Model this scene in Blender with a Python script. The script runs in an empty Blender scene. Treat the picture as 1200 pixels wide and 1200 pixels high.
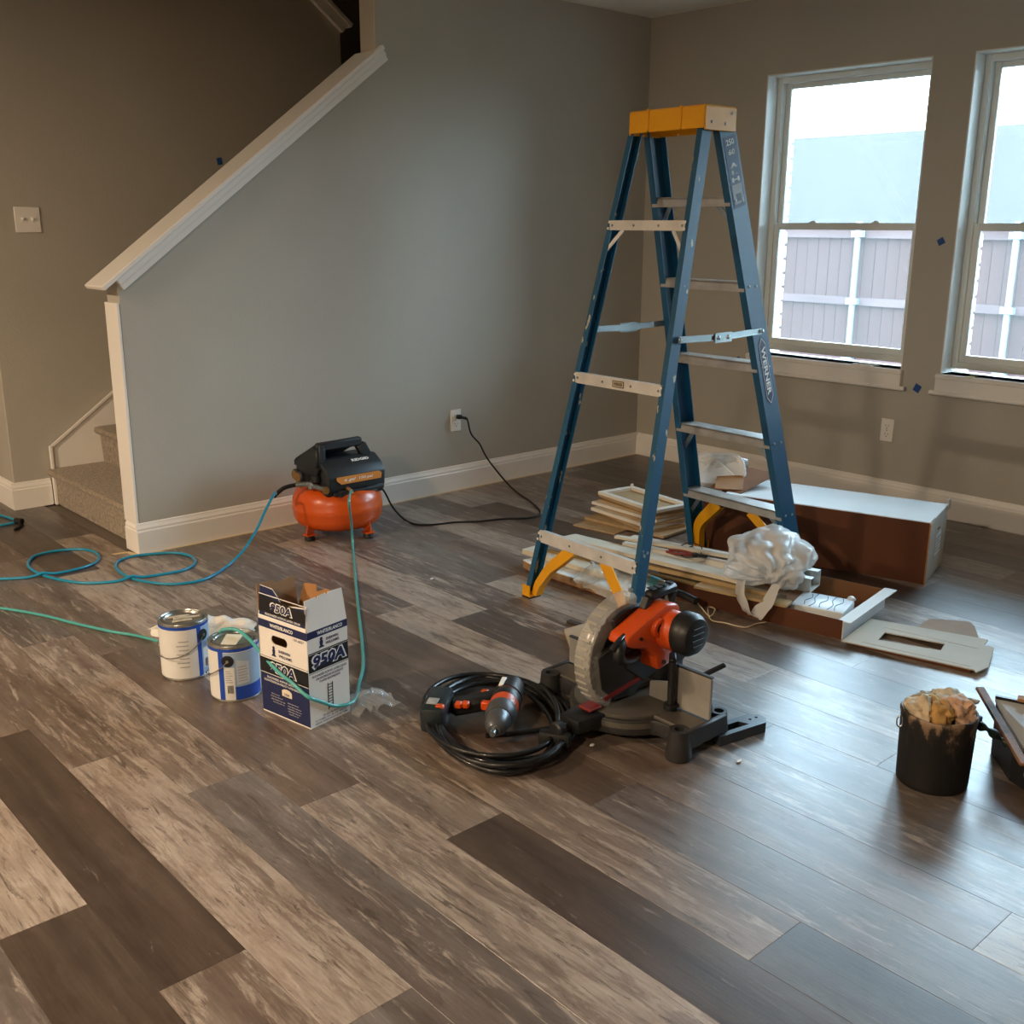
import bpy, bmesh, math, random
from mathutils import Vector as V, Matrix as M, noise

random.seed(7)
SC = bpy.context.scene
COL = SC.collection
PI = math.pi

# ---------------------------------------------------------------- camera
FPX = 1239.0
YAW, PIT, ROL = 0.734726, 0.265049, 0.0053234
CAM = V((-4.942, -4.313, 1.38))
_f = V((math.sin(YAW)*math.cos(PIT), math.cos(YAW)*math.cos(PIT), -math.sin(PIT)))
_r0 = V((math.cos(YAW), -math.sin(YAW), 0)); _u0 = _r0.cross(_f)
_r = _r0*math.cos(ROL) + _u0*math.sin(ROL)
_u = -_r0*math.sin(ROL) + _u0*math.cos(ROL)
cd = bpy.data.cameras.new('camera'); cd.sensor_width = 36; cd.lens = 36*FPX/1200
cam = bpy.data.objects.new('camera', cd); COL.objects.link(cam)
cam.matrix_world = M(((_r.x, _u.x, -_f.x, CAM.x), (_r.y, _u.y, -_f.y, CAM.y), (_r.z, _u.z, -_f.z, CAM.z), (0, 0, 0, 1)))
cd.clip_start = .05; cd.clip_end = 300
SC.camera = cam

# ---------------------------------------------------------------- world, light, exposure
SC.view_settings.view_transform = 'Standard'; SC.view_settings.look = 'None'
SC.view_settings.gamma = 1; SC.view_settings.use_curve_mapping = False
SC.view_settings.exposure = EXPO = 0.62
SC.cycles.use_denoising = True
SC.cycles.max_bounces = 10; SC.cycles.diffuse_bounces = 6; SC.cycles.transparent_max_bounces = 16
SC.cycles.sample_clamp_indirect = 6
world = bpy.data.worlds.new('overcast_sky'); SC.world = world; world.use_nodes = True
def build_world(strength):
    nt = world.node_tree; nt.nodes.clear()
    out = nt.nodes.new('ShaderNodeOutputWorld'); bg = nt.nodes.new('ShaderNodeBackground')
    tc = nt.nodes.new('ShaderNodeTexCoord'); mp = nt.nodes.new('ShaderNodeMapping'); mp.inputs['Scale'].default_value = (1, 1, 2.5)
    nz = nt.nodes.new('ShaderNodeTexNoise'); nz.inputs['Scale'].default_value = 2.2; nz.inputs['Detail'].default_value = 3
    cr = nt.nodes.new('ShaderNodeValToRGB')
    cr.color_ramp.elements[0].position = .35; cr.color_ramp.elements[0].color = (.50, .74, .97, 1)
    cr.color_ramp.elements[1].position = .7; cr.color_ramp.elements[1].color = (.70, .88, 1, 1)
    L = nt.links.new
    L(tc.outputs['Generated'], mp.inputs['Vector']); L(mp.outputs['Vector'], nz.inputs['Vector'])
    L(nz.outputs['Fac'], cr.inputs['Fac']); L(cr.outputs['Color'], bg.inputs['Color'])
    bg.inputs['Strength'].default_value = strength; L(bg.outputs['Background'], out.inputs['Surface'])
build_world(16.0)
WARM = 1.0                      # multiplier on the warm ceiling lamps
WIN_Y = ((-.812, -1.716), (-1.915, -2.819), (-3.018, -3.922))   # window openings along the right wall
WZ0, WZ1 = .700, 2.140
for i_, (a, b) in enumerate(WIN_Y):    # sampling guides in the window openings (they give no light of their own)
    nm_ = 'window_right_offscreen' if i_ == 2 else 'window_%d_portal' % (i_+1)      # the third opening lies outside the picture
    ld = bpy.data.lights.new(nm_, 'AREA'); ld.shape = 'RECTANGLE'; ld.size = abs(b-a); ld.size_y = WZ1-WZ0
    ld.cycles.is_portal = True
    lo = bpy.data.objects.new(nm_, ld); COL.objects.link(lo)
    lo.matrix_world = M(((0, 0, 1, .20), (1, 0, 0, (a+b)/2), (0, 1, 0, (WZ0+WZ1)/2), (0, 0, 0, 1)))

# ---------------------------------------------------------------- pixel -> place (distance comes from the surface touched)
def ray(px, py): return _f + _r*((px-600)/FPX) - _u*((py-600)/FPX)
def FL(px, py, z=0): d = ray(px, py); return CAM + d*((z-CAM.z)/d.z)
def WX(px, py, x=0): d = ray(px, py); return CAM + d*((x-CAM.x)/d.x)
def WY(px, py, y=0): d = ray(px, py); return CAM + d*((y-CAM.y)/d.y)

# ---------------------------------------------------------------- materials
def lin(c):
    if isinstance(c, str): c = [int(c[i:i+2], 16)/255 for i in (0, 2, 4)]
    return tuple((x/12.92 if x <= .04045 else ((x+.055)/1.055)**2.4) for x in c[:3]) + (1,)
_mats = {}
def pm(name, col, rough=.5, metal=0., var=0., vs=12., col2=None, bump=0., bs=60., spec=.5, stretch=(1, 1, 1), lo=.35, hi=.65, coat=0., alpha=1., trans=0., ior=1.45, sheen=0.):
    """procedural principled material: base colour broken up by object-space noise, optional fine relief"""
    if name in _mats: return _mats[name]
    m = bpy.data.materials.new(name); m.use_nodes = True; nt = m.node_tree; b = nt.nodes['Principled BSDF']; L = nt.links.new
    c = lin(col)
    b.inputs['Roughness'].default_value = rough; b.inputs['Metallic'].default_value = metal
    b.inputs['Specular IOR Level'].default_value = spec; b.inputs['Coat Weight'].default_value = coat
    b.inputs['Alpha'].default_value = alpha; b.inputs['Transmission Weight'].default_value = trans; b.inputs['IOR'].default_value = ior
    b.inputs['Sheen Weight'].default_value = sheen
    b.inputs['Base Color'].default_value = c
    m.diffuse_color = c
    tc = nt.nodes.new('ShaderNodeTexCoord'); mp = nt.nodes.new('ShaderNodeMapping'); mp.inputs['Scale'].default_value = stretch
    L(tc.outputs['Object'], mp.inputs['Vector'])
    nz = nt.nodes.new('ShaderNodeTexNoise'); nz.inputs['Scale'].default_value = vs; nz.inputs['Detail'].default_value = 5
    L(mp.outputs['Vector'], nz.inputs['Vector'])
    cr = nt.nodes.new('ShaderNodeValToRGB'); cr.color_ramp.elements[0].position = lo; cr.color_ramp.elements[1].position = hi
    d = lin(col2) if col2 else tuple(x*(1-var) for x in c[:3]) + (1,)
    cr.color_ramp.elements[0].color = d; cr.color_ramp.elements[1].color = c
    L(nz.outputs['Fac'], cr.inputs['Fac'])
    if var or col2: L(cr.outputs['Color'], b.inputs['Base Color'])
    if bump:
        n2 = nt.nodes.new('ShaderNodeTexNoise'); n2.inputs['Scale'].default_value = bs; n2.inputs['Detail'].default_value = 3
        L(mp.outputs['Vector'], n2.inputs['Vector'])
        bp = nt.nodes.new('ShaderNodeBump'); bp.inputs['Strength'].default_value = bump; bp.inputs['Distance'].default_value = .01
        L(n2.outputs['Fac'], bp.inputs['Height']); L(bp.outputs['Normal'], b.inputs['Normal'])
    _mats[name] = m; return m

# ---------------------------------------------------------------- mesh helpers
def T(x=0, y=0, z=0): return M.Translation((x, y, z))
def RX(a): return M.Rotation(a, 4, 'X')
def RY(a): return M.Rotation(a, 4, 'Y')
def RZ(a): return M.Rotation(a, 4, 'Z')
def SCL(x, y, z): return M.Diagonal((x, y, z, 1))
I4 = M.Identity(4)
def frame(o, x, y):
    """matrix with origin o, local x along x, local y as close to y as it can be"""
    x = V(x).normalized(); z = x.cross(V(y)).normalized(); y = z.cross(x)
    return M(((x.x, y.x, z.x, o[0]), (x.y, y.y, z.y, o[1]), (x.z, y.z, z.z, o[2]), (0, 0, 0, 1)))
def NB(): return bmesh.new()
def _merge(bm, t):
    me = bpy.data.meshes.new('tmp'); t.to_mesh(me); t.free(); bm.from_mesh(me); bpy.data.meshes.remove(me); return bm
def box(bm, c, s, mat=I4, bev=0., seg=1):
    t = bmesh.new(); bmesh.ops.create_cube(t, size=1)
    for v in t.verts: v.co = V((v.co.x*s[0], v.co.y*s[1], v.co.z*s[2]))
    if bev: bmesh.ops.bevel(t, geom=list(t.edges), offset=bev, segments=seg, affect='EDGES', profile=.5)
    t.transform(mat @ T(*c)); return _merge(bm, t)
def bxx(bm, x0, x1, y0, y1, z0, z1, mat=I4, bev=0., seg=1):
    return box(bm, ((x0+x1)/2, (y0+y1)/2, (z0+z1)/2), (abs(x1-x0), abs(y1-y0), abs(z1-z0)), mat, bev, seg)
def lathe(bm, prof, mat=I4, seg=32, ang=2*PI):
    t = bmesh.new(); full = abs(ang-2*PI) < 1e-6; n = seg if full else seg+1; rings = []
    for r, z in prof:
        if r < 1e-6: rings.append([t.verts.new((0, 0, z))])
        else: rings.append([t.verts.new((r*math.cos(ang*i/seg), r*math.sin(ang*i/seg), z)) for i in range(n)])
    for a, b in zip(rings, rings[1:]):
        for i in range(seg):
            j = (i+1) % n if full else i+1
            q = [a[i] if len(a) > 1 else a[0], a[j] if len(a) > 1 else a[0], b[j] if len(b) > 1 else b[0], b[i] if len(b) > 1 else b[0]]
            u = []
            for w in q:
                if w not in u: u.append(w)
            if len(u) > 2:
                try: t.faces.new(u)
                except ValueError: pass
    bmesh.ops.recalc_face_normals(t, faces=list(t.faces)); t.transform(mat); return _merge(bm, t)
def cyl(bm, r, h, mat=I4, seg=24, r2=None, bev=0.):
    r2 = r if r2 is None else r2
    if bev: p = [(0, 0), (r-bev, 0), (r, bev), (r2, h-bev), (r2-bev, h), (0, h)]
    else: p = [(0, 0), (r, 0), (r2, h), (0, h)]
    return lathe(bm, p, mat, seg)
def prism(bm, poly, d, mat=I4, bev=0., seg=1):
    """polygon in local XY, extruded 0..d along local z"""
    t = bmesh.new(); a = [t.verts.new((x, y, 0)) for x, y in poly]; b = [t.verts.new((x, y, d)) for x, y in poly]; n = len(poly)
    t.faces.new(a[::-1]); t.faces.new(b)
    for i in range(n): t.faces.new((a[i], a[(i+1) % n], b[(i+1) % n], b[i]))
    bmesh.ops.recalc_face_normals(t, faces=list(t.faces))
    if bev: bmesh.ops.bevel(t, geom=list(t.edges), offset=bev, segments=seg, affect='EDGES', profile=.5)
    t.transform(mat); return _merge(bm, t)
def catmull(pts, n=8, closed=False):
    pts = [V(p) for p in pts]; N = len(pts); out = []
    rng = range(N) if closed else range(N-1)
    for i in rng:
        if closed: p0, p1, p2, p3 = pts[i-1], pts[i], pts[(i+1) % N], pts[(i+2) % N]
        else: p0, p1, p2, p3 = pts[max(i-1, 0)], pts[i], pts[i+1], pts[min(i+2, N-1)]
        for k in range(n):
            t = k/n; out.append(.5*((2*p1)+(p2-p0)*t+(2*p0-5*p1+4*p2-p3)*t*t+(3*p1-p0-3*p2+p3)*t**3))
    if not closed: out.append(pts[-1])
    return out
def tube(bm, pts, r, seg=8, closed=False, caps=True):
    pts = [V(p) for p in pts]; N = len(pts); t = bmesh.new(); rings = []; up = None
    for i, p in enumerate(pts):
        if closed: d = pts[(i+1) % N]-pts[i-1]
        else: d = pts[min(i+1, N-1)]-pts[max(i-1, 0)]
        d.normalize()
        if up is None: up = V((0, 0, 1)) if abs(d.z) < .9 else V((1, 0, 0))
        s = d.cross(up); s.normalize(); up = s.cross(d); up.normalize()
        rr = r[i] if isinstance(r, (list, tuple)) else r
        rings.append([t.verts.new(p+(s*math.cos(2*PI*k/seg)+up*math.sin(2*PI*k/seg))*rr) for k in range(seg)])
    for i in range(N if closed else N-1):
        a, b = rings[i], rings[(i+1) % N]
        for k in range(seg): t.faces.new((a[k], a[(k+1) % seg], b[(k+1) % seg], b[k]))
    if caps and not closed: t.faces.new(rings[0][::-1]); t.faces.new(rings[-1])
    bmesh.ops.recalc_face_normals(t, faces=list(t.faces)); return _merge(bm, t)
def bar(bm, a, b, w, h, up=(0, 0, 1), bev=0.):
    """rectangular bar from a to b: w across, h along up"""
    a, b = V(a), V(b); x = b-a; L = x.length; x.normalize(); y = V(up).cross(x); y.normalize(); z = x.cross(y)
    m = M(((x.x, y.x, z.x, a.x), (x.y, y.y, z.y, a.y), (x.z, y.z, z.z, a.z), (0, 0, 0, 1)))
    return box(bm, (L/2, 0, 0), (L, w, h), m, bev)
def sheet(bm, fn, nu, nv, thick=0.):
    """grid surface fn(u,v)->point, u,v in 0..1, optionally given thickness"""
    t = bmesh.new(); g = [[t.verts.new(fn(i/nu, j/nv)) for j in range(nv+1)] for i in range(nu+1)]
    for i in range(nu):
        for j in range(nv): t.faces.new((g[i][j], g[i+1][j], g[i+1][j+1], g[i][j+1]))
    bmesh.ops.recalc_face_normals(t, faces=list(t.faces))
    if thick: bmesh.ops.solidify(t, geom=list(t.faces), thickness=thick)
    return _merge(bm, t)
def blob(bm, c, s, mat=I4, sub=3, amp=.15, freq=3., seed=0, fold=0.):
    """crumpled closed lump"""
    t = bmesh.new(); bmesh.ops.create_icosphere(t, subdivisions=sub, radius=1)
    o = V((seed*7.3, seed*3.1, seed*5.7))
    for v in t.verts:
        n = noise.noise(v.co*freq+o); k = 1+amp*n
        if fold: k += fold*(abs(noise.noise(v.co*freq*1.5+o*2))-.2)+fold*.3*noise.noise(v.co*freq*4+o)
        v.co = V((v.co.x*s[0]*k, v.co.y*s[1]*k, v.co.z*s[2]*k))
    t.transform(mat @ T(*c)); return _merge(bm, t)
def obj(name, bm, mat=None, parent=None, smooth=0., loc=None):
    me = bpy.data.meshes.new(name); bm.to_mesh(me); bm.free()
    if smooth:
        for p in me.polygons: p.use_smooth = True
        if smooth < 180: me.set_sharp_from_angle(angle=math.radians(smooth))
    if mat is not None:
        for m in (mat if isinstance(mat, (list, tuple)) else [mat]): me.materials.append(m)
    o = bpy.data.objects.new(name, me); COL.objects.link(o)
    if parent is not None: o.parent = parent
    if loc is not None: o.location = loc
    return o
def root(name, label, cat, loc=(0, 0, 0), rz=0., group=None):
    o = bpy.data.objects.new(name, None); COL.objects.link(o); o.empty_display_size = .05
    o.location = loc; o.rotation_euler = (0, 0, rz); return tag(o, label, cat, group)
def tag(o, label=None, cat=None, group=None, kind=None):
    if label: o['label'] = label
    if cat: o['category'] = cat
    if group: o['group'] = group
    if kind: o['kind'] = kind
    return o
def lettering(parent, s, W, H, mat4, mat, name='lettering', bold=0., shear=0., spacing=1., fit=True):
    """flat printed words, fitted to W x H, centred on mat4's origin in its XY plane"""
    cu = bpy.data.curves.new('t', 'FONT'); cu.body = s; cu.resolution_u = 2; cu.offset = bold; cu.shear = shear; cu.space_character = spacing
    cu.align_x = 'LEFT'; cu.fill_mode = 'FRONT'
    to = bpy.data.objects.new('t', cu); COL.objects.link(to)
    me = bpy.data.meshes.new_from_object(to, depsgraph=bpy.context.evaluated_depsgraph_get())
    bpy.data.objects.remove(to); bpy.data.curves.remove(cu)
    xs = [v.co.x for v in me.vertices]; ys = [v.co.y for v in me.vertices]
    x0, x1, y0, y1 = min(xs), max(xs), min(ys), max(ys)
    for v in me.vertices:
        v.co = mat4 @ V(((v.co.x-(x0+x1)/2)*W/(x1-x0), (v.co.y-(y0+y1)/2)*H/(y1-y0), 0))
    me.name = name; me.materials.append(mat)
    o = bpy.data.objects.new(name, me); COL.objects.link(o); o.parent = parent; return o
def holed(bm, outline, holes, d, mat=I4):
    """flat plate in local XY with real openings, 0..d thick"""
    t = bmesh.new(); lays = []
    for z in (0, d):
        loops = [[t.verts.new((x, y, z)) for x, y in P] for P in [outline]+holes]; es = []
        for L_ in loops:
            for i in range(len(L_)): es.append(t.edges.new((L_[i], L_[(i+1) % len(L_)])))
        bmesh.ops.triangle_fill(t, edges=es, use_beauty=True); lays.append(loops)
    for A_, B_ in zip(*lays):
        for i in range(len(A_)): t.faces.new((A_[i], A_[(i+1) % len(A_)], B_[(i+1) % len(A_)], B_[i]))
    bmesh.ops.recalc_face_normals(t, faces=list(t.faces)); t.transform(mat); return _merge(bm, t)
def quad(bm, W, H, mat4):
    t = bmesh.new(); t.faces.new([t.verts.new((x*W/2, y*H/2, 0)) for x, y in ((-1, -1), (1, -1), (1, 1), (-1, 1))])
    t.transform(mat4); return _merge(bm, t)

# ================================================================ THE SETTING
M_wall = pm('wall_paint_greige', 'b2aea4', .55, var=.05, vs=2.2, bump=.08, bs=90, spec=.35)
M_wallr = M_wall
M_trim = pm('trim_paint_white', 'ebe8e3', .35, var=.04, vs=4)
M_ceil = pm('ceiling_paint', 'e4e2dc', .8, bump=.1, bs=120)
M_vinyl = pm('window_vinyl', 'dfe6e4', .4)
M_jamb = pm('window_return_paint', 'e2e6e4', .5)
M_tape = pm('blue_tape', '1f4f93', .6, var=.15)
M_mask = pm('masking_paper', 'd2bd98', .7, var=.1)

def plank_material():
    m = bpy.data.materials.new('vinyl_plank'); m.use_nodes = True; nt = m.node_tree; b = nt.nodes['Principled BSDF']; L = nt.links.new
    N = nt.nodes.new
    tc = N('ShaderNodeTexCoord'); oi = N('ShaderNodeObjectInfo')
    off = N('ShaderNodeVectorMath'); off.operation = 'MULTIPLY_ADD'
    comb = N('ShaderNodeCombineXYZ')
    for k in range(3): L(oi.outputs['Random'], comb.inputs[k])
    L(comb.outputs['Vector'], off.inputs[0]); off.inputs[1].default_value = (37, 91, 13); L(tc.outputs['Object'], off.inputs[2])
    def nz(scale, st, det=5, dist=0., rough=.6):
        mp = N('ShaderNodeMapping'); mp.inputs['Scale'].default_value = st; L(off.outputs['Vector'], mp.inputs['Vector'])
        n = N('ShaderNodeTexNoise'); n.inputs['Scale'].default_value = scale; n.inputs['Detail'].default_value = det
        n.inputs['Distortion'].default_value = dist; n.inputs['Roughness'].default_value = rough
        L(mp.outputs['Vector'], n.inputs['Vector']); return n.outputs['Fac']
    def ramp(fac, p0, p1, v0=0., v1=1.):
        r = N('ShaderNodeMapRange'); r.inputs['From Min'].default_value = p0; r.inputs['From Max'].default_value = p1
        r.inputs['To Min'].default_value = v0; r.inputs['To Max'].default_value = v1; r.clamp = True
        L(fac, r.inputs['Value']); return r.outputs['Result']
    def math_(op, a, c):
        n = N('ShaderNodeMath'); n.operation = op
        for i, q in enumerate((a, c)):
            if isinstance(q, float): n.inputs[i].default_value = q
            else: L(q, n.inputs[i])
        return n.outputs[0]
    def mix(fac, a, c, mode='MIX'):
        n = N('ShaderNodeMix'); n.data_type = 'RGBA'; n.blend_type = mode
        for sck, q in ((0, fac), (6, a), (7, c)):
            if isinstance(q, (float, tuple)): n.inputs[sck].default_value = q
            else: L(q, n.inputs[sck])
        return n.outputs[2]
    # broad tone streaks along the plank
    streak = ramp(nz(1.5, (8, .55, 1), 5, .5), .34, .66)
    base = mix(streak, mix(1., oi.outputs['Color'], (.50, .47, .46, 1), 'MULTIPLY'), oi.outputs['Color'])
    # warm / grey drift
    base = mix(ramp(nz(1.2, (3, .8, 1), 2), .35, .7, 0., .45), base, mix(1., base, (1.06, .88, .74, 1), 'MULTIPLY'))
    # worn cream paint left in ragged lengths, amount from the plank's alpha
    patch = nz(3.4, (12, 1.5, 1), 9, .55, .72)
    thr = math_('SUBTRACT', .74, math_('MULTIPLY', oi.outputs['Alpha'], .34))
    dlt = math_('SUBTRACT', patch, thr)
    pf = ramp(dlt, -.02, .07, 0., .72)
    base = mix(pf, base, mix(ramp(nz(3., (6, 2, 1), 4), .3, .7), (.42, .362, .305, 1), (.57, .50, .43, 1)))
    # mottling across the plank
    base = mix(ramp(nz(7., (3, 1.3, 1), 6, .8, .7), .42, .66, .50, 0.), base, mix(1., base, (.62, .54, .50, 1), 'MULTIPLY'))
    # fine grain
    g = ramp(nz(9., (26, 1.0, 1), 4, .3), .35, .7)
    base = mix(ramp(g, 0., 1., .42, 0.), base, mix(1., base, (.50, .46, .43, 1), 'MULTIPLY'))
    # dark checks and scraped flecks
    chk = ramp(nz(4.2, (13, 1.6, 1), 9, .9, .78), .555, .62)
    base = mix(math_('MULTIPLY', chk, .75), base, (.060, .043, .033, 1))
    # knots
    vo = N('ShaderNodeTexVoronoi'); mp = N('ShaderNodeMapping'); mp.inputs['Scale'].default_value = (7, 2.2, 1)
    L(off.outputs['Vector'], mp.inputs['Vector']); L(mp.outputs['Vector'], vo.inputs['Vector']); vo.inputs['Scale'].default_value = .55
    kn = ramp(vo.outputs['Distance'], .03, .10, .55, 0.)
    base = mix(kn, base, (.10, .068, .05, 1))
    L(base, b.inputs['Base Color'])
    L(ramp(nz(4., (8, 1.5, 1), 3), .3, .7, .315, .375), b.inputs['Roughness'])
    b.inputs['Specular IOR Level'].default_value = .85
    bp = N('ShaderNodeBump'); bp.inputs['Strength'].default_value = .05; bp.inputs['Distance'].default_value = .003
    L(math_('SUBTRACT', g, chk), bp.inputs['Height']); L(bp.outputs['Normal'], b.inputs['Normal'])
    return m
M_plank = plank_material()

# --- floor: slab + single planks
W_P, L_P, X_P = .1785, 1.255, -4.131
bm = NB(); bxx(bm, -9.0, .0, -7.0, 4.0, -.12, -.009)
floor = tag(obj('floor', bm, pm('subfloor', '6b6157', .8)), 'weathered grey brown plank floor', None, None, 'structure')
JOINT = {-2: -2.29, -1: -2.64, 0: -1.69, 1: -2.01, 2: -2.25, 3: -2.60, 4: -3.32, 5: -2.72, 6: -3.596, 7: -1.29, 8: -1.507}
TONES = {'L': ((.355, .305, .262), .86), 'T': ((.310, .260, .220), .66), 'M': ((.255, .212, .180), .54), 'G': ((.215, .195, .182), .58),
         'B': ((.188, .145, .116), .42), 'D': ((.118, .088, .070), .28), 'K': ((.142, .126, .116), .38)}
# planks whose tone shows clearly in the photograph: (row, y of any point inside it)
SET = {(0, -2.3): 'L', (-1, -2.0): 'D', (-1, -3.0): 'T', (-2, -2.0): 'L', (-2, -2.8): 'D', (1, -2.5): 'G', (1, -1.4): 'T', (2, -2.9): 'L', (2, -1.7): 'B',
       (3, -3.2): 'D', (3, -2.0): 'T', (4, -3.8): 'K', (4, -2.7): 'T', (5, -3.2): 'G', (5, -2.2): 'B', (6, -3.8): 'L', (6, -3.0): 'M', (0, -3.4): 'G', (0, -1.2): 'M',
       (1, -.3): 'G', (7, -1.8): 'L', (8, -2.0): 'K', (7, -.7): 'G', (8, -.9): 'L', (2, -.6): 'M', (3, -.8): 'L', (4, -1.2): 'M', (5, -.9): 'T', (6, -1.2): 'K', (6, -2.3): 'B',
       (-1, -.7): 'M', (-2, -1.0): 'T', (-1, .4): 'T', (0, .3): 'M', (2, .6): 'B', (3, .3): 'D', (22, -.3): 'D', (21, -.35): 'D', (20, -.4): 'D', (19, -.6): 'K', (1, .9): 'T', (-2, .3): 'B'}
rng = random.Random(11)
nmesh = {}
def plank_mesh(l):
    k = round(l, 3)
    if k not in nmesh:
        b = NB(); box(b, (0, 0, -.0045), (W_P-.0004, l-.0004, .009))
        top = [e for e in b.edges if all(abs(v.co.z) < 1e-4 for v in e.verts)]
        bmesh.ops.bevel(b, geom=top, offset=.0005, segments=1, affect='EDGES')
        me = bpy.data.meshes.new('plank'); b.to_mesh(me); b.free(); me.materials.append(M_plank); nmesh[k] = me
    return nmesh[k]
nplank = 0
for k in range(-5, 24):
    x0 = X_P+k*W_P; xc = x0+W_P/2
    if xc+W_P/2 > .012: continue
    j0 = JOINT.get(k, -3.0+((k*.437) % 1.0)*L_P)
    ymax = 1.9 if xc < -3.2 else .004
    j = j0-L_P*math.ceil((j0+5.0)/L_P)
    last = None
    while j < ymax:
        y0, y1 = max(j, -5.0), min(j+L_P, ymax)
        if y1-y0 > .02:
            o = bpy.data.objects.new('plank', plank_mesh(y1-y0)); COL.objects.link(o); o.parent = floor
            o.location = (xc, (y0+y1)/2, 0); t = None
            for (r_, yy), tt in SET.items():
                if r_ == k and y0 <= yy < y1: t = tt
            if t is None:
                t = rng.choice([q for q in 'LTTMMGGBDK' if q != last])
            last = t
            (cr_, cg, cb), al = TONES[t]; s = rng.uniform(.92, 1.08)
            o.color = (cr_*s, cg*s, cb*s, max(0., min(1., al+rng.uniform(-.1, .1)))); nplank += 1
        j += L_P
bm = NB(); bxx(bm, -9, X_P-5*W_P-.001, -7, 4, -.009, 0); bxx(bm, X_P-5*W_P, 0, -7, -5.001, -.009, 0); bxx(bm, X_P-5*W_P, -3.2, 1.901, 4, -.009, 0)
o = tag(obj('plank_field', bm, M_plank, floor), kind='stuff'); o.color = (.22, .18, .15, .5)

# --- ceiling
bm = NB(); bxx(bm, -9, .14, -7, .12, 2.515, 2.64); bxx(bm, -9, -3.36, .12, 4, 2.515, 2.64)
tag(obj('ceiling', bm, M_ceil), 'flat white ceiling', kind='structure')

# --- stair side wall (half wall with a sloped top, full height beyond x=-1.907)
HX = -3.204; SL = .745
def capz(x): return 1.14+SL*(x+3.27)          # top of the cap board
bm = NB()
prism(bm, [(HX, 0), (.14, 0), (.14, 2.64), (-1.907, 2.64), (-1.907, capz(-1.907)-.022), (HX, capz(HX)-.022)], .12, M(((1, 0, 0, 0), (0, 0, 1, 0), (0, 1, 0, 0), (0, 0, 0, 1))), bev=.004)
wall_left = tag(obj('wall_left', bm, M_wall), 'grey stair side wall with a sloped top', kind='structure')
# --- wall behind the stairs, cut by the sloped cap of the upper flight
bm = NB()
prism(bm, [(-3.365, 0), (-1.36, 0), (-1.36, 2.43), (-3.365, 2.43+.745*2.005)], .12, M(((1, 0, 0, 0), (0, 0, 1, 1.11), (0, 1, 0, 0), (0, 0, 0, 1))), bev=.003)
bxx(bm, -3.365, -3.245, 1.228, 4.0, 0, 3.6)
tag(obj('wall_far', bm, M_wall), 'grey wall behind the stairs', kind='structure')
bm = NB()
bar(bm, (-1.30, 1.17, 2.455), (-3.2, 1.17, 2.455+.745*1.9), .19, .022, (0, 0, 1))
bar(bm, (-1.34, 1.096, 2.44), (-3.2, 1.096, 2.44+.745*1.86), .03, .06, (0, 0, 1))
tag(obj('trim_2', bm, M_trim), 'sloped white cap of the upper flight', kind='structure')
# --- shaft around the stair landing
bm = NB(); bxx(bm, -3.365, -.1, 2.25, 2.37, 0, 4.9); bxx(bm, -.22, -.1, .12, 2.25, 0, 4.9); bxx(bm, -3.5, .14, 0.0, .12, 2.641, 4.9); bxx(bm, -3.5, -3.365, .12, 2.37, 2.641, 4.9)
bxx(bm, -3.5, .14, 0, 2.37, 4.9, 5.0)
tag(obj('wall_stairwell', bm, M_wall), 'walls of the upper stairwell', kind='structure')

# --- window wall
bm = NB()
ys = [.0]+[q for a, b in WIN_Y for q in (a, b)]+[-7.0]
for i in range(0, len(ys), 2): bxx(bm, 0, .16, ys[i+1], ys[i], -.12, 2.64)
for a, b in WIN_Y: bxx(bm, 0, .16, b, a, -.12, WZ0); bxx(bm, 0, .16, b, a, WZ1, 2.64)
bmesh.ops.remove_doubles(bm, verts=bm.verts, dist=1e-5)
wall_right = tag(obj('wall_right', bm, M_wallr), 'taupe window wall', kind='structure')
# --- the unseen sides of the room
bm = NB(); bxx(bm, -9, .16, -7.14, -7, -.12, 2.64); tag(obj('wall_back', bm, M_wall), 'grey back wall of the room', kind='structure')
bm = NB(); bxx(bm, -9.14, -9, -7.14, 4.14, -.12, 2.64); bxx(bm, -9, -3.365, 4, 4.14, -.12, 2.64)
tag(obj('wall_entry', bm, M_wall), 'grey entry side wall of the room', kind='structure')

# --- baseboards: profile (out from wall, up)
BP = [(0, 0), (.015, 0), (.015, .098), (.012, .104), (.012, .112), (.007, .124), (.005, .133), (0, .135)]
def run(name, a, b, out, label, e0=0., e1=0., sm=0):
    a, b = V(a), V(b); x = (b-a).normalized(); a = a-x*e0; b = b+x*e1
    m = M(((out[0], 0, x.x, a.x), (out[1], 0, x.y, a.y), (0, 1, 0, a.z), (0, 0, 0, 1)))
    b_ = NB(); prism(b_, BP, (b-a).length, m)
    return tag(obj(name, b_, M_trim), label, kind='structure')
run('baseboard_left', (HX, 0, 0), (0, 0, 0), (0, -1), 'white baseboard under the stair side wall', .015)
run('baseboard_end', (HX, .12, 0), (HX, 0, 0), (-1, 0), 'white baseboard round the end of the stair side wall')
run('baseboard_right', (0, -.015, 0), (0, -7, 0), (-1, 0), 'pale baseboard under the windows')
run('baseboard_far', (-3.365, 1.11, 0), (-3.19, 1.11, 0), (0, -1), 'short white baseboard beside the stairs', .015)
run('baseboard_hall', (-3.365, 4.0, 0), (-3.365, 1.11, 0), (-1, 0), 'white baseboard along the hallway')

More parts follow.
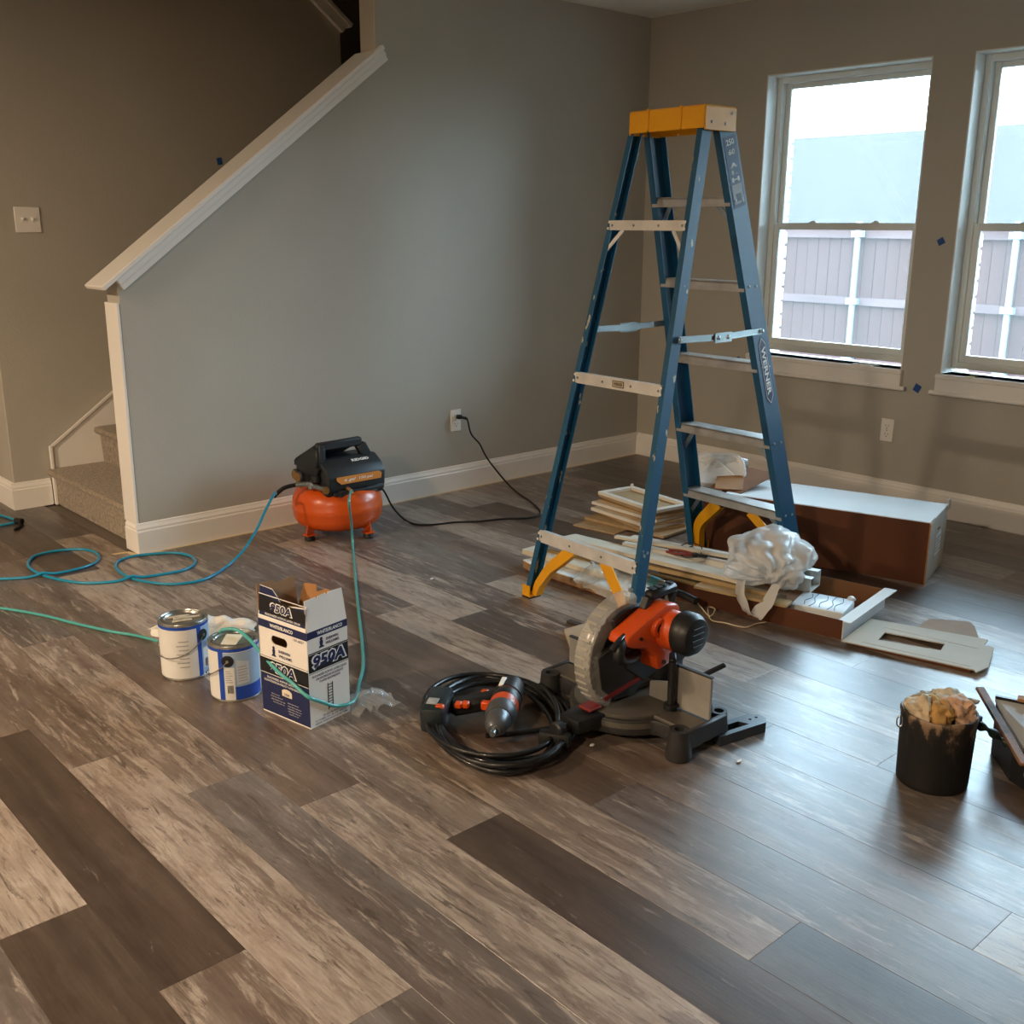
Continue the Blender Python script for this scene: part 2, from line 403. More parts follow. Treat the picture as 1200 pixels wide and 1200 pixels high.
# --- cap on the half wall: board, bed mouldings, end trim
s_ = V((1, 0, SL)).normalized(); n_ = V((-SL, 0, 1)).normalized()
bm = NB()
pa, pb = V((-3.275, .06, capz(-3.275)-.011)), V((-1.909, .06, capz(-1.909)-.011))
bar(bm, pa, pb, .185, .020, n_, .003)
bar(bm, (-1.91, -.0162, capz(-1.91)-.011), (-1.878, -.0162, capz(-1.878)-.011), .032, .020, n_, .002)
for y in (-.011, .131):
    x0, x1 = (-3.225, -1.885) if y < 0 else (-3.225, -1.91)
    for dz, hh, ww in ((.032, .026, .022), (.058, .026, .014)):
        yy = y+(.011-ww/2)*(1 if y < 0 else -1)
        bar(bm, V((x0, yy, capz(x0)))-n_*dz, V((x1, yy, capz(x1)))-n_*dz, ww, hh, n_, .002)
tag(obj('trim_1', bm, M_trim), 'sloped white wooden cap on the stair side wall', kind='structure')
bm = NB(); bxx(bm, HX-.012, HX, -.002, .122, .13, 1.065, bev=.002)
tag(obj('trim_3', bm, M_trim), 'upright end board on the stair side wall', kind='structure')

# --- windows
def glass_mat():
    m = bpy.data.materials.new('window_glass'); m.use_nodes = True; nt = m.node_tree; nt.nodes.clear(); N = nt.nodes.new; L = nt.links.new
    out = N('ShaderNodeOutputMaterial'); tr = N('ShaderNodeBsdfTransparent'); gl = N('ShaderNodeBsdfGlossy'); gl.inputs['Roughness'].default_value = .02
    fr = N('ShaderNodeFresnel'); fr.inputs['IOR'].default_value = 1.45; mx = N('ShaderNodeMixShader')
    tl = N('ShaderNodeBsdfTranslucent'); tl.inputs['Color'].default_value = (.9, .93, .95, 1); m2 = N('ShaderNodeMixShader'); m2.inputs[0].default_value = .030
    tr.inputs['Color'].default_value = (.95, .975, .97, 1)
    L(tr.outputs[0], m2.inputs[1]); L(tl.outputs[0], m2.inputs[2])
    L(fr.outputs[0], mx.inputs[0]); L(m2.outputs[0], mx.inputs[1]); L(gl.outputs[0], mx.inputs[2]); L(mx.outputs[0], out.inputs['Surface'])
    return m
M_glass = glass_mat()
for n, (ya, yb) in enumerate(WIN_Y):
    w = bpy.data.objects.new('window_%d' % (n+1), None); COL.objects.link(w); w.location = (0, ya, WZ0)
    tag(w, ('white double-hung window between the ladder and the blue tape', 'white double-hung window standing past the blue tape from the ladder', 'white double-hung window further along the wall')[n], kind='structure')
    Wd, Hd = abs(yb-ya), WZ1-WZ0
    # returns: painted drywall lining of the opening
    bm = NB(); t_ = .006
    bxx(bm, -.001, .095, -t_, 0, 0, Hd); bxx(bm, -.001, .095, -Wd, -Wd+t_, 0, Hd); bxx(bm, -.001, .095, -Wd, 0, Hd-t_, Hd)
    obj('return', bm, M_jamb, w)
    bm = NB(); f = .038
    bxx(bm, .088, .155, -f, -t_, .02, Hd-t_, bev=.003); bxx(bm, .088, .155, -Wd+t_, -Wd+f, .02, Hd-t_, bev=.003)
    bxx(bm, .088, .155, -Wd+f, -f, Hd-f, Hd-t_, bev=.003); bxx(bm, .088, .155, -Wd+f, -f, .02, .052, bev=.003)
    obj('frame', bm, M_vinyl, w)
    mid = 1.382-WZ0; st = .030
    def sash(name, x0, x1, z0, z1, rb, rt):
        b = NB()
        bxx(b, x0, x1, -f-st, -f, z0, z1, bev=.003); bxx(b, x0, x1, -Wd+f, -Wd+f+st, z0, z1, bev=.003)
        bxx(b, x0, x1, -Wd+f+st, -f-st, z0, z0+rb, bev=.003); bxx(b, x0, x1, -Wd+f+st, -f-st, z1-rt, z1, bev=.003)
        s = obj(name, b, M_vinyl, w)
        b = NB(); bxx(b, (x0+x1)/2-.003, (x0+x1)/2+.003, -Wd+f+st-.004, -f-st+.004, z0+rb-.004, z1-rt+.004)
        obj('pane', b, M_glass, s); return s
    sash('upper_sash', .122, .148, mid-.018, Hd-f, .036, .026)
    ls = sash('lower_sash', .094, .120, .052, mid+.016, .034, .034)
    for q in (.3, .7):
        b = NB(); cyl(b, .011, .012, T(.104, -Wd*q, mid+.016), 16); bxx(b, .096, .112, -Wd*q-.022, -Wd*q+.022, mid+.016, mid+.022, bev=.002); obj('sash_lock', b, M_vinyl, ls)
    # stool, apron and bead
    bm = NB(); bxx(bm, -.030, .10, -Wd-.012, .012, -.022, 0.0, bev=.003); obj('stool', bm, M_trim, w)
    bm = NB(); bxx(bm, -.026, 0, -Wd-.010, .010, -.082, -.022, bev=.002); obj('apron', bm, M_trim, w)
    bm = NB(); tube(bm, [(-.020, -Wd-.035, -.092), (-.020, .035, -.092)], .011, 10); bxx(bm, -.020, 0, -Wd-.035, .035, -.103, -.082); obj('bead', bm, M_trim, w)

# --- stairs, carpeted
M_carpet = pm('stair_carpet', 'a8967f', .95, var=.45, vs=70, bump=1., bs=160, lo=.4, hi=.62, sheen=.3)
RISE, RUN = .186, .252
st = root('staircase', 'beige carpeted staircase rising behind the grey half wall', 'staircase', (-3.19, .606, 0))
for k in range(8):
    bm = NB(); x0 = k*RUN; z1 = (k+1)*RISE
    prism(bm, [(x0+.02, 0 if k == 0 else z1-RISE-.02), (x0+.012, z1-.045), (x0-.012, z1-.034), (x0-.02, z1-.018), (x0-.012, z1-.003), (x0+.012, z1), (x0+RUN+.05, z1), (x0+RUN+.05, z1-.06), (x0+.05, z1-.06), (x0+.05, 0 if k == 0 else z1-RISE-.02)], .958, M(((1, 0, 0, 0), (0, 0, 1, -.479), (0, 1, 0, 0), (0, 0, 0, 1))))
    obj('carpeted_step', bm, M_carpet, st, 35)
bm = NB(); prism(bm, [(.012, 0), (.012, .296), (2.0, .296+.72*1.988), (2.0, .9), (.3, 0)], .012, M(((1, 0, 0, 0), (0, 0, 1, .483), (0, 1, 0, 0), (0, 0, 0, 1))))
bar(bm, (.012, .478, .296), (2.0, .478, .296+.72*1.988), .012, .012); bxx(bm, .006, .016, .468, .495, 0, .3)
obj('skirt_board', bm, M_trim, st)

# --- warm ceiling lamps over the open side of the room behind and beside the camera
M_lampglow = bpy.data.materials.new('lamp_diffuser'); M_lampglow.use_nodes = True
_b = M_lampglow.node_tree.nodes['Principled BSDF']; _b.inputs['Emission Color'].default_value = (1, .72, .42, 1); _b.inputs['Emission Strength'].default_value = 6; _b.inputs['Base Color'].default_value = (.9, .85, .75, 1)
LAMPS = [((-6.6, -.6, 2.50), 115, 'round flush ceiling lamp near the hallway'), ((-6.8, -3.4, 2.50), 105, 'round flush ceiling lamp over the open room')]
for p, pw, lb in LAMPS:
    lr = root('ceiling_lamp_offscreen', lb, 'lamp', p)
    b = NB(); lathe(b, [(0, .014), (.17, .014), (.17, -.02), (.155, -.03), (.15, -.02), (.15, .0), (0, .0)], seg=40); obj('rim', b, M_trim, lr, 40)
    b = NB(); lathe(b, [(.149, -.018), (.12, -.035), (.06, -.045), (0, -.048)], seg=40); obj('diffuser_offscreen', b, M_lampglow, lr, 60)
    ld = bpy.data.lights.new('ceiling_light_offscreen', 'AREA'); ld.shape = 'DISK'; ld.size = .3; ld.energy = pw*WARM; ld.color = (1, .76, .52)
    lo = bpy.data.objects.new('ceiling_light_offscreen', ld); COL.objects.link(lo); lo.parent = lr; lo.location = (0, 0, -.055)

# ================================================================ OUTSIDE
bm = NB(); bxx(bm, .16, 60, -40, 50, -.5, -.42); bxx(bm, -30, .16, -40, -7.14, -.5, -.42); tag(obj('ground', bm, pm('outdoor_grass', '4a5238', .9, var=.4, vs=3)), 'grass outside the windows', kind='structure')
M_fence = pm('fence_wood', '4e3936', .85, spec=.1, var=.3, vs=2, stretch=(3, 3, .4))
M_galv = pm('galvanised', '767d84', .4, .3)
FXX = 6.5
fe = root('wooden_fence', 'brown board fence with metal posts beyond the windows', 'fence', (FXX, 0, -.42))
pk = None
for i in range(96):
    y = 8.2-i*.149
    if pk is None:
        b = NB(); prism(b, [(-.0715, 0), (.0715, 0), (.0715, 1.76), (.045, 1.80), (-.045, 1.80), (-.0715, 1.76)], .017, M(((0, 0, 1, 0), (1, 0, 0, 0), (0, 1, 0, 0), (0, 0, 0, 1)))); pk = obj('picket', b, M_fence, fe)
        o = pk
    else:
        o = bpy.data.objects.new('picket', pk.data); COL.objects.link(o); o.parent = fe
    o.location = (rng.uniform(-.004, .004), y, rng.uniform(-.02, .02))
for z in (.30, .96, 1.72):
    b = NB(); bxx(b, -.042, -.002, -6.2, 8.3, z-.045, z+.045); obj('rail', b, pm('fence_rail', '5b4a4a', .85, spec=.1, var=.25, vs=3, stretch=(1, .3, 1)), fe)
yp = WX(1003, 355, FXX).y; yq = WX(1184.5, 366, FXX).y; dp = yp-yq
for i in range(-4, 4):
    b = NB(); cyl(b, .034, 1.86, T(-.08, yp+i*dp, 0), 16); p = obj('post', b, M_galv, fe, 40)
    for z in (.30, .96, 1.72):
        b = NB(); bxx(b, -.12, -.046, yp+i*dp-.07, yp+i*dp+.07, z-.035, z+.035, bev=.004); obj('bracket', b, M_galv, p)
ho = root('neighbour_house', 'pale grey house with a long roof behind the fence', 'house', (12, 4, -.42))
b = NB(); bxx(b, 0, 8, -14, 14, 0, 1.6); obj('wall', b, pm('house_siding', '49535c', .8, var=.1), ho)
b = NB(); prism(b, [(-.45, 1.5), (4, 3.52), (8.45, 1.5), (8.45, 1.62), (4, 3.66), (-.45, 1.62)], 28.8, M(((1, 0, 0, 0), (0, 0, 1, -14.4), (0, 1, 0, 0), (0, 0, 0, 1)))); obj('roof', b, pm('house_roof', '363436', .9, var=.15, vs=6, spec=.05), ho)
# pale brick cheek of the outer wall, seen at the edge of the glass
M_obr = pm('outer_brick', 'd8d6d0', .9, var=.2, vs=30)
bw = tag(obj('wall_outer', (lambda b: (bxx(b, .165, .26, -1.718, -1.913, -.42, 2.64), bxx(b, .165, .26, -.81, .4, -.42, 2.64), bxx(b, .165, .26, -2.821, -3.016, -.42, 2.64), b)[-1])(NB()), pm('mortar', 'b9b6ae', .95)), 'pale brick outer wall at the window edge', kind='structure')
for ye in (-.81, -1.913):
    for k in range(20):
        b = NB(); ln = .10 if k % 2 else .2
        if ye < -1.8: ln = min(ln, .185)
        bxx(b, .170, .268, ye-.012, ye+ln-.012, .68+k*.076, .68+k*.076+.062, bev=.004); obj('brick', b, M_obr, bw)

# ================================================================ STEPLADDER
def rail_paint(name, amount):
    m = bpy.data.materials.new(name); m.use_nodes = True; nt = m.node_tree; b = nt.nodes['Principled BSDF']; N = nt.nodes.new; L = nt.links.new
    tc = N('ShaderNodeTexCoord'); mp = N('ShaderNodeMapping'); mp.inputs['Scale'].default_value = (1, 1, .45); L(tc.outputs['Object'], mp.inputs['Vector'])
    n1 = N('ShaderNodeTexNoise'); n1.inputs['Scale'].default_value = 26; n1.inputs['Detail'].default_value = 6; L(mp.outputs['Vector'], n1.inputs['Vector'])
    r = N('ShaderNodeMapRange'); r.inputs['From Min'].default_value = amount; r.inputs['From Max'].default_value = amount+.02; L(n1.outputs['Fac'], r.inputs['Value'])
    n2 = N('ShaderNodeTexNoise'); n2.inputs['Scale'].default_value = 6; L(mp.outputs['Vector'], n2.inputs['Vector'])
    cr = N('ShaderNodeValToRGB'); cr.color_ramp.elements[0].color = lin('0e4260'); cr.color_ramp.elements[1].color = lin('165a80'); L(n2.outputs['Fac'], cr.inputs['Fac'])
    mx = N('ShaderNodeMix'); mx.data_type = 'RGBA'; L(r.outputs[0], mx.inputs[0]); L(cr.outputs['Color'], mx.inputs[6]); mx.inputs[7].default_value = lin('b5b09e')
    L(mx.outputs[2], b.inputs['Base Color']); b.inputs['Roughness'].default_value = .45
    return m
M_blue = rail_paint('fibreglass_blue', .76); M_blues = rail_paint('fibreglass_blue_spattered', .645)
M_alu = pm('aluminium', 'c6c5c2', .38, .75, var=.2, vs=18)
M_alub = pm('aluminium_bar', 'dcdad6', .45, .25, var=.18, vs=14)
M_steel = pm('zinc_steel', '9aa3a6', .35, .8, var=.15)
M_yel = pm('ladder_yellow', 'e3a012', .42, var=.1, vs=9)
M_white = pm('print_white', 'e6e6e2', .6); M_black = pm('print_black', '15161a', .5); M_navy = pm('print_navy', '1d2650', .5); M_inkblue = pm('print_blue', '1c46a8', .45)
M_rub = pm('black_rubber', '17181a', .6, var=.2)
ZT = 1.706; LW = dict(wt=.161, wbr=.272, wbf=.26, dr=.425, df=.525, dt=.047)
lad = root('stepladder', 'blue fibreglass stepladder with a yellow top standing over the rubbish pile', 'stepladder', (-1.90, -1.802, 0), -1.6247)
def rail_c(side, front, z):
    t = 1-z/ZT; wb, db = (LW['wbf'], LW['df']) if front else (LW['wbr'], -LW['dr']); dt = LW['dt'] if front else -LW['dt']
    return V((side*(LW['wt']+(wb-LW['wt'])*t), dt+(db-dt)*t, z))
def cprof(side, fl, d, t=.004):
    o = fl/2
    return [(side*x, y) for x, y in [(o, -d/2), (o, d/2), (-o, d/2), (-o, d/2-t), (o-t, d/2-t), (o-t, -d/2+t), (-o, -d/2+t), (-o, -d/2)]]
rails = {}
for side in (-1, 1):
    for front in (0, 1):
        fl, d = (.030, .086) if front else (.024, .047)
        t = bmesh.new(); P = cprof(side, fl, d); a = rail_c(side, front, .012); b_ = rail_c(side, front, ZT+.02)
        va = [t.verts.new((a.x+x, a.y+y, a.z)) for x, y in P]; vb = [t.verts.new((b_.x+x, b_.y+y, b_.z)) for x, y in P]; n = len(P)
        t.faces.new(va); t.faces.new(vb)
        for i in range(n): t.faces.new((va[i], va[(i+1) % n], vb[(i+1) % n], vb[i]))
        bmesh.ops.recalc_face_normals(t, faces=list(t.faces))
        rails[side, front] = obj('front_rail' if front else 'rear_rail', t, M_blue if front else M_blues, lad)
        # yellow boot and rubber foot
        b = NB(); c = rail_c(side, front, .02)
        bxx(b, c.x-.024, c.x+.024, c.y-d/2-.006, c.y+d/2+.006, .006, .016, bev=.002)
        bxx(b, c.x-.021, c.x+.021, c.y-d/2-.005, c.y-d/2, .012, .05); bxx(b, c.x-.021, c.x+.021, c.y+d/2, c.y+d/2+.005, .012, .05)
        ft = obj('foot', b, M_yel, lad)
        b = NB(); bxx(b, c.x-.022, c.x+.022, c.y-d/2-.004, c.y+d/2+.004, 0, .007); obj('rubber_pad', b, M_rub, ft)
# steps on the far rails: grooved treads with turned-down lips
for k in range(1, 6):
    z = .293*k; c = rail_c(1, 1, z); hw = c.x+.010; b = NB(); d = .082
    bxx(b, -hw, hw, c.y-d/2, c.y+d/2, z+.008, z+.013)
    for q in range(7): yy = c.y-d/2+.006+q*(d-.012)/6; bxx(b, -hw, hw, yy-.0022, yy+.0022, z+.013, z+.0155)
    bxx(b, -hw, hw, c.y-d/2, c.y-d/2+.003, z-.019, z+.013); bxx(b, -hw, hw, c.y+d/2-.003, c.y+d/2, z-.019, z+.013)
    s = obj('step', b, M_alu, lad)
    if k in (1, 2, 5):
        for sd in (-1, 1):
            b = NB(); e = rail_c(sd, 1, z-.085); bar(b, (sd*(hw-.075), c.y-.02, z-.012), (e.x-sd*.008, e.y-.02, z-.085), .018, .004, (0, 1, 0)); obj('step_brace', b, M_steel, s)
    for sd in (-1, 1):
        e = rail_c(sd, 1, z)
        for dy in (-.02, .02):
            b = NB(); lathe(b, [(.0055, 0), (.004, .003), (0, .004)], T(e.x+sd*.015, e.y+dy, z) @ RY(sd*PI/2), 10); obj('rivet', b, M_steel, s)
# flat bars across the near rails
for z, h in ((1.381, .034), (.838, .040), (.242, .046)):
    c = rail_c(1, 0, z); hw = c.x-.002; y = c.y-.024; b = NB(); bxx(b, -hw, hw, y-.0035, y, z-h/2, z+h/2); bxx(b, -hw, hw, y, y+.014, z+h/2-.003, z+h/2)
    s = obj('rear_bar', b, M_alub, lad)
    for sd in (-1, 1):
        for q in (hw-.012, hw*.33):
            b = NB(); lathe(b, [(.005, 0), (.0035, .0025), (0, .003)], T(sd*q, y-.0035, z) @ RX(PI/2), 10); obj('rivet', b, M_steel, s)
        for dz in (-.011, .011):
            e = rail_c(sd, 0, z+dz); b = NB(); lathe(b, [(.0055, 0), (.004, .0025), (0, .003)], T(e.x, e.y-.030, z+dz) @ RX(PI/2), 10); obj('rivet', b, M_white, s)
        if z > 1.3:
            b = NB(); e = rail_c(sd, 0, z-.085); bar(b, (sd*(hw-.06), y+.006, z-.016), (e.x-sd*.006, e.y-.018, z-.085), .014, .003, (0, 1, 0)); obj('bar_brace', b, M_alub, s)
    if .5 < z < 1:
        b = NB(); quad(b, .058, .024, T(.01, y-.0042, z) @ RX(PI/2)); st_ = obj('sticker', b, M_black, s)
        b = NB(); quad(b, .052, .019, T(.01, y-.0045, z) @ RX(PI/2)); obj('sticker_field', b, pm('sticker_tan', 'b7a98f', .6), st_)
        lettering(st_, 'WERNER', .044, .011, T(.01, y-.0048, z) @ RX(PI/2), M_black, bold=.03)
# spreaders, two hinged arms a side
for sd in (-1, 1):
    z = 1.008; a = rail_c(sd, 0, z); c = rail_c(sd, 1, z+.005); xo = sd*.020
    a = a+V((xo, 0, 0)); c = c+V((xo, 0, 0)); mid = (a+c)/2+V((sd*.004, 0, -.006))
    sp_ = None
    b = NB(); bar(b, a, mid, .004, .022, (0, 0, 1)); bar(b, a+V((sd*.003, 0, .009)), mid+V((sd*.003, 0, .009)), .006, .003); bar(b, a+V((sd*.003, 0, -.009)), mid+V((sd*.003, 0, -.009)), .006, .003); sp_ = obj('spreader', b, M_steel, lad)
    b = NB(); bar(b, mid, c, .004, .022, (0, 0, 1)); bar(b, mid+V((sd*.003, 0, .009)), c+V((sd*.003, 0, .009)), .006, .003); bar(b, mid+V((sd*.003, 0, -.009)), c+V((sd*.003, 0, -.009)), .006, .003); obj('spreader_arm', b, M_steel, sp_)
    b = NB(); u_ = (c-a).normalized(); bar(b, mid-u_*.045+V((sd*.006, 0, 0)), mid+u_*.045+V((sd*.006, 0, 0)), .004, .034); obj('hinge_plate', b, M_steel, sp_)
    for q in (a, mid-u_*.026, mid+u_*.026, c):
        b = NB(); lathe(b, [(.008, 0), (.006, .004), (0, .005)], T(*(q+V((sd*.008, 0, 0)))) @ RY(sd*PI/2), 12); obj('rivet', b, M_steel, sp_)
# yellow curved braces from the lowest bar / step down to the feet
def arch(sd, front):
    z0 = .226 if not front else .272; w0 = .085
    cl = []
    for x, z in ((w0, z0), (w0+.055, z0-.052), (w0+.105, z0-.098), (w0+.135, z0-.145), (w0+.15, .055), (w0+.158, .016)):
        cl.append((x, z))
    out = []; inn = []
    cl = [(p.x, p.y) for p in catmull([V((x, z, 0)) for x, z in cl], 4)]
    for i, (x, z) in enumerate(cl):
        x1, z1 = cl[min(i+1, len(cl)-1)]; x2, z2 = cl[max(i-1, 0)]; dx, dz = x1-x2, z1-z2; l = math.hypot(dx, dz); nx, nz = -dz/l, dx/l
        wd = .024*(1-.45*i/len(cl)); out.append((x+nx*wd, z+nz*wd)); inn.append((x-nx*wd, z-nz*wd))
    poly = [(sd*x, z) for x, z in out+inn[::-1]]
    t = bmesh.new(); rr = []
    for x, z in poly:
        c = rail_c(sd, front, z); y = c.y + (-.012 if not front else -.03); rr.append((x, y, z))
    def lay(dy): return [t.verts.new((x, y+dy, z)) for x, y, z in rr]
    n = len(rr)//2; A, B_ = lay(0), lay(.006)
    N_ = len(rr)
    for i in range(n-1):
        j, k2 = N_-1-i, N_-2-i
        t.faces.new((A[i], A[i+1], A[k2], A[j])); t.faces.new((B_[i], B_[i+1], B_[k2], B_[j]))
        t.faces.new((A[i], A[i+1], B_[i+1], B_[i])); t.faces.new((A[j], A[k2], B_[k2], B_[j]))
        # stiffening flange along the inner edge
    C2 = lay(.034)
    for i in range(n-1):
        j, k2 = N_-1-i, N_-2-i
        t.faces.new((B_[j], B_[k2], C2[k2], C2[j])); 
    bmesh.ops.recalc_face_normals(t, faces=list(t.faces))
    return obj('foot_brace', t, M_yel, lad, 40)
for sd in (-1, 1):
    for fr in (0, 1): arch(sd, fr)
# top cap: hollow tray with a notched skirt
b = NB(); x0, x1, y0, y1, z0, z1 = -.160, .188, -.082, .076, 1.694, 1.768
bxx(b, x0, x1, y0, y1, z1-.008, z1, bev=.003)
for sy, y in ((-1, y0), (1, y1)):
    for xa, xb, dy in ((x0, x0+.088, 0), (x0+.096, x1-.108, -.004), (x1-.100, x1, 0)):
        bxx(b, xa, xb, y-.003+sy*0+dy*(-sy)*0, y+.003, z0 + (0 if sy < 0 else -.004), z1-.004, bev=.002)
    bxx(b, x0, x1, y-sy*.006-.002, y-sy*.006+.002, z0+.002, z1-.005)
bxx(b, x0-.003, x0+.003, y0, y1, z0-.006, z1-.004, bev=.002); bxx(b, x1-.003, x1+.003, y0, y1, z0-.006, z1-.004, bev=.002)
cap = obj('top_cap', b, M_yel, lad)
for q in (x0+.092, x1-.104):
    b = NB(); bxx(b, q-.005, q+.005, y0-.007, y0+.002, z0+.004, z1+.003, bev=.002); obj('cap_rib', b, M_yel, cap)
for (yy, zz) in ((-.05, 1.715), (0.02, 1.712), (.05, 1.745)):
    b = NB(); lathe(b, [(.005, 0), (.0035, .003), (0, .004)], T(x1+.003, yy, zz) @ RY(PI/2), 10); obj('cap_rivet', b, M_steel, cap)
# printed matter on the outer face of the far rail
rl = rails[1, 1]
def railface(z, up=True):
    a, c = rail_c(1, 1, z), rail_c(1, 1, z+.1); d = (c-a).normalized()
    return frame(a+V((.0156, 0, 0)), d*-1, V((0, 1, 0)))     # x runs down the rail, y across it, z outward
def outward(m): return m if m.col[2].x > 0 else m @ RX(PI)
mf = outward(railface(.865))
b = NB(); prism(b, [(-.135, 0), (-.105, .022), (.105, .022), (.135, 0), (.105, -.022), (-.105, -.022)], .0006, mf); sg = obj('logo_plate', b, M_navy, rl)
b = NB(); prism(b, [(-.128, 0), (-.101, .0185), (.101, .0185), (.128, 0), (.101, -.0185), (-.101, -.0185)], .0004, mf @ T(0, 0, .0006)); obj('logo_line', b, M_white, sg)
b = NB(); prism(b, [(-.124, 0), (-.099, .0165), (.099, .0165), (.124, 0), (.099, -.0165), (-.099, -.0165)], .0003, mf @ T(0, 0, .001)); obj('logo_field', b, M_navy, sg)
lettering(sg, 'WERNER', .185, .022, mf @ T(0, 0, .0016), M_white, bold=.03)
mf = outward(railface(1.565))
b = NB(); prism(b, [(-.115, -.032), (.125, -.032), (.125, .032), (-.115, .032)], .0005, mf); sk = obj('warning_label', b, M_navy, rl)
up_ = mf @ RZ(PI/2)
lettering(sk, '250', .042, .020, mf @ T(-.095, 0, .0009) @ RZ(PI/2*(1)), M_white, bold=.02)
lettering(sk, '60', .034, .018, mf @ T(-.062, 0, .0009) @ RZ(PI/2), M_white, bold=.02)
lettering(sk, 'A', .036, .016, mf @ T(-.018, 0, .0009) @ RZ(PI/2), M_white, bold=.03)
lettering(sk, '1.', .030, .014, mf @ T(.006, 0, .0009) @ RZ(PI/2), M_white, bold=.03)
lettering(sk, 'H', .040, .016, mf @ T(.030, 0, .0009) @ RZ(PI/2), M_white, bold=.03)
b = NB(); prism(b, [(.046, -.026), (.112, -.026), (.112, .026), (.046, .026)], .0004, mf @ T(0, 0, .0006)); pn = obj('label_panel', b, pm('label_grey', 'a9aeb4', .6), sk)
b = NB(); prism(b, [(.078, -.012), (.104, -.012), (.104, .014), (.078, .014)], .0003, mf @ T(0, 0, .0011)); obj('label_mark', b, M_black, pn)

# ================================================================ AIR COMPRESSOR
M_org = pm('compressor_orange', 'cf520e', .32, var=.1, vs=6, coat=.2)
M_blk = pm('black_plastic', '24272b', .5, var=.15, vs=20)
M_brass = pm('brass', 'b08a58', .35, .8)
ac = root('air_compressor', 'orange pancake air compressor with a black shroud beside the wall', 'air compressor', (-2.37, -.262, 0), .0)
R_ = .205
b = NB(); lathe(b, [(0, .034), (.10, .036), (.160, .044), (.188, .062), (.203, .092), (.205, .120), (.2065, .123), (.2065, .143), (.205, .146), (.203, .172), (.190, .204), (.165, .224), (.12, .236), (0, .242)], seg=64); tank = obj('tank', b, M_org, ac, 50)
for a in (-.95, .62, 2.2, 3.75):
    b = NB(); ca, sa = math.cos(a-.38), math.sin(a-.38); bar(b, (ca*.172, sa*.172, .075), (ca*.185, sa*.185, .024), .042, .006, (-sa, ca, 0)); box(b, (ca*.185, sa*.185, .026), (.045, .045, .006), bev=.001); lg = obj('leg', b, M_org, ac)
    b = NB(); cyl(b, .024, .026, T(ca*.185, sa*.185, 0), 18, r2=.02, bev=.004); obj('rubber_foot', b, M_rub, lg, 40)
YZ = lambda x0: M(((0, 0, 1, x0), (1, 0, 0, 0), (0, 1, 0, 0), (0, 0, 0, 1)))     # local (y,z) polygon extruded along x
XZ = lambda y0: M(((1, 0, 0, 0), (0, 0, 1, y0), (0, 1, 0, 0), (0, 0, 0, 1)))
b = NB()
prism(b, [(-.135, .205), (-.150, .235), (-.155, .315), (-.130, .355), (-.075, .395), (.06, .385), (.125, .345), (.135, .205)], .305, YZ(-.138), bev=.012, seg=2)
sh = obj('shroud', b, M_blk, ac, 40)
# carrying handle: arch over the shroud with a slot through it
b = NB()
for xa, za, xb, zb in ((-.128, .36, -.128, .452), (.088, .448, .128, .365)): bar(b, (xa, -.066, za), (xb, -.066, zb), .05, .036, (0, 1, 0), .006)
bar(b, (-.14, -.060, .458), (.098, -.060, .462), .036, .046, (0, 0, 1), .009)
prism(b, [(-.088, .475), (.135, .36), (.135, .33), (-.088, .34)], .026, YZ(-.140), bev=.004)
prism(b, [(-.045, .47), (.125, .37), (.125, .35), (-.04, .445)], .235, YZ(-.14), bev=.004)
obj('handle', b, M_blk, ac, 40)
b = NB(); bxx(b, -.12, .15, -.166, -.150, .215, .235, bev=.004); bxx(b, -.09, -.02, -.168, -.13, .165, .24, bev=.004); bxx(b, .06, .15, -.158, -.13, .20, .24, bev=.004); obj('shroud_skirt', b, M_blk, sh, 40)
b = NB(); prism(b, [(-.098, .312), (.128, .312), (.142, .300), (.138, .272), (-.075, .272), (-.098, .294)], .002, M(((1, 0, 0, 0), (0, 0, -1, -.1555), (0, 1, 0, 0), (0, 0, 0, 1)))); pl = obj('name_plate', b, pm('plate_orange', 'd98a3c', .5), sh)
FR = lambda x, z, y=-.1582: T(x, y, z) @ RX(PI/2)
lettering(pl, '6 gal', .060, .020, FR(-.03, .291), M_white, bold=.02, shear=.2); lettering(pl, '150 psi', .075, .018, FR(.055, .291), M_white, bold=.02, shear=.2)
sl_ang = math.atan2(.040, .055)
lettering(sh, 'RIDGID', .092, .017, T(.062, -.1045, .3762) @ RX(math.radians(36.5)), M_white, bold=.05)
b = NB(); bxx(b, .075, .10, -.158, -.12, .182, .205, bev=.003); bxx(b, .078, .118, -.160, -.135, .205, .222, bev=.003); obj('latch', b, M_steel, ac)
# regulator, gauges and quick couplers on the stair side
b = NB(); tube(b, [(-.165, -.02, .255), (-.165, -.155, .255)], .011, 12); cyl(b, .016, .03, T(-.165, -.05, .24), 12); rg = obj('manifold', b, M_steel, ac, 40)
for y, x in ((.055, -.165), (.0, -.178)):
    b = NB(); cyl(b, .026, .022, T(x, y, .288) @ RY(-PI/2), 24, bev=.004); g = obj('gauge', b, M_blk, rg, 40)
    b = NB(); cyl(b, .021, .002, T(x-.0225, y, .288) @ RY(-PI/2), 24); obj('gauge_face', b, M_brass, g, 40)
    b = NB(); cyl(b, .007, .04, T(x-.008, y, .25), 10); obj('gauge_stem', b, M_brass, g)
b = NB(); cyl(b, .020, .030, T(-.155, -.075, .272), 16, bev=.004); cyl(b, .012, .035, T(-.15, -.075, .305) @ RX(.5), 12); obj('regulator_knob', b, M_blk, rg, 40)
b = NB(); tube(b, [(-.160, -.155, .255), (-.172, -.185, .252)], .0125, 12); tube(b, [(-.163, -.163, .254), (-.168, -.176, .253)], .016, 12); obj('coupler', b, M_brass, rg, 40)
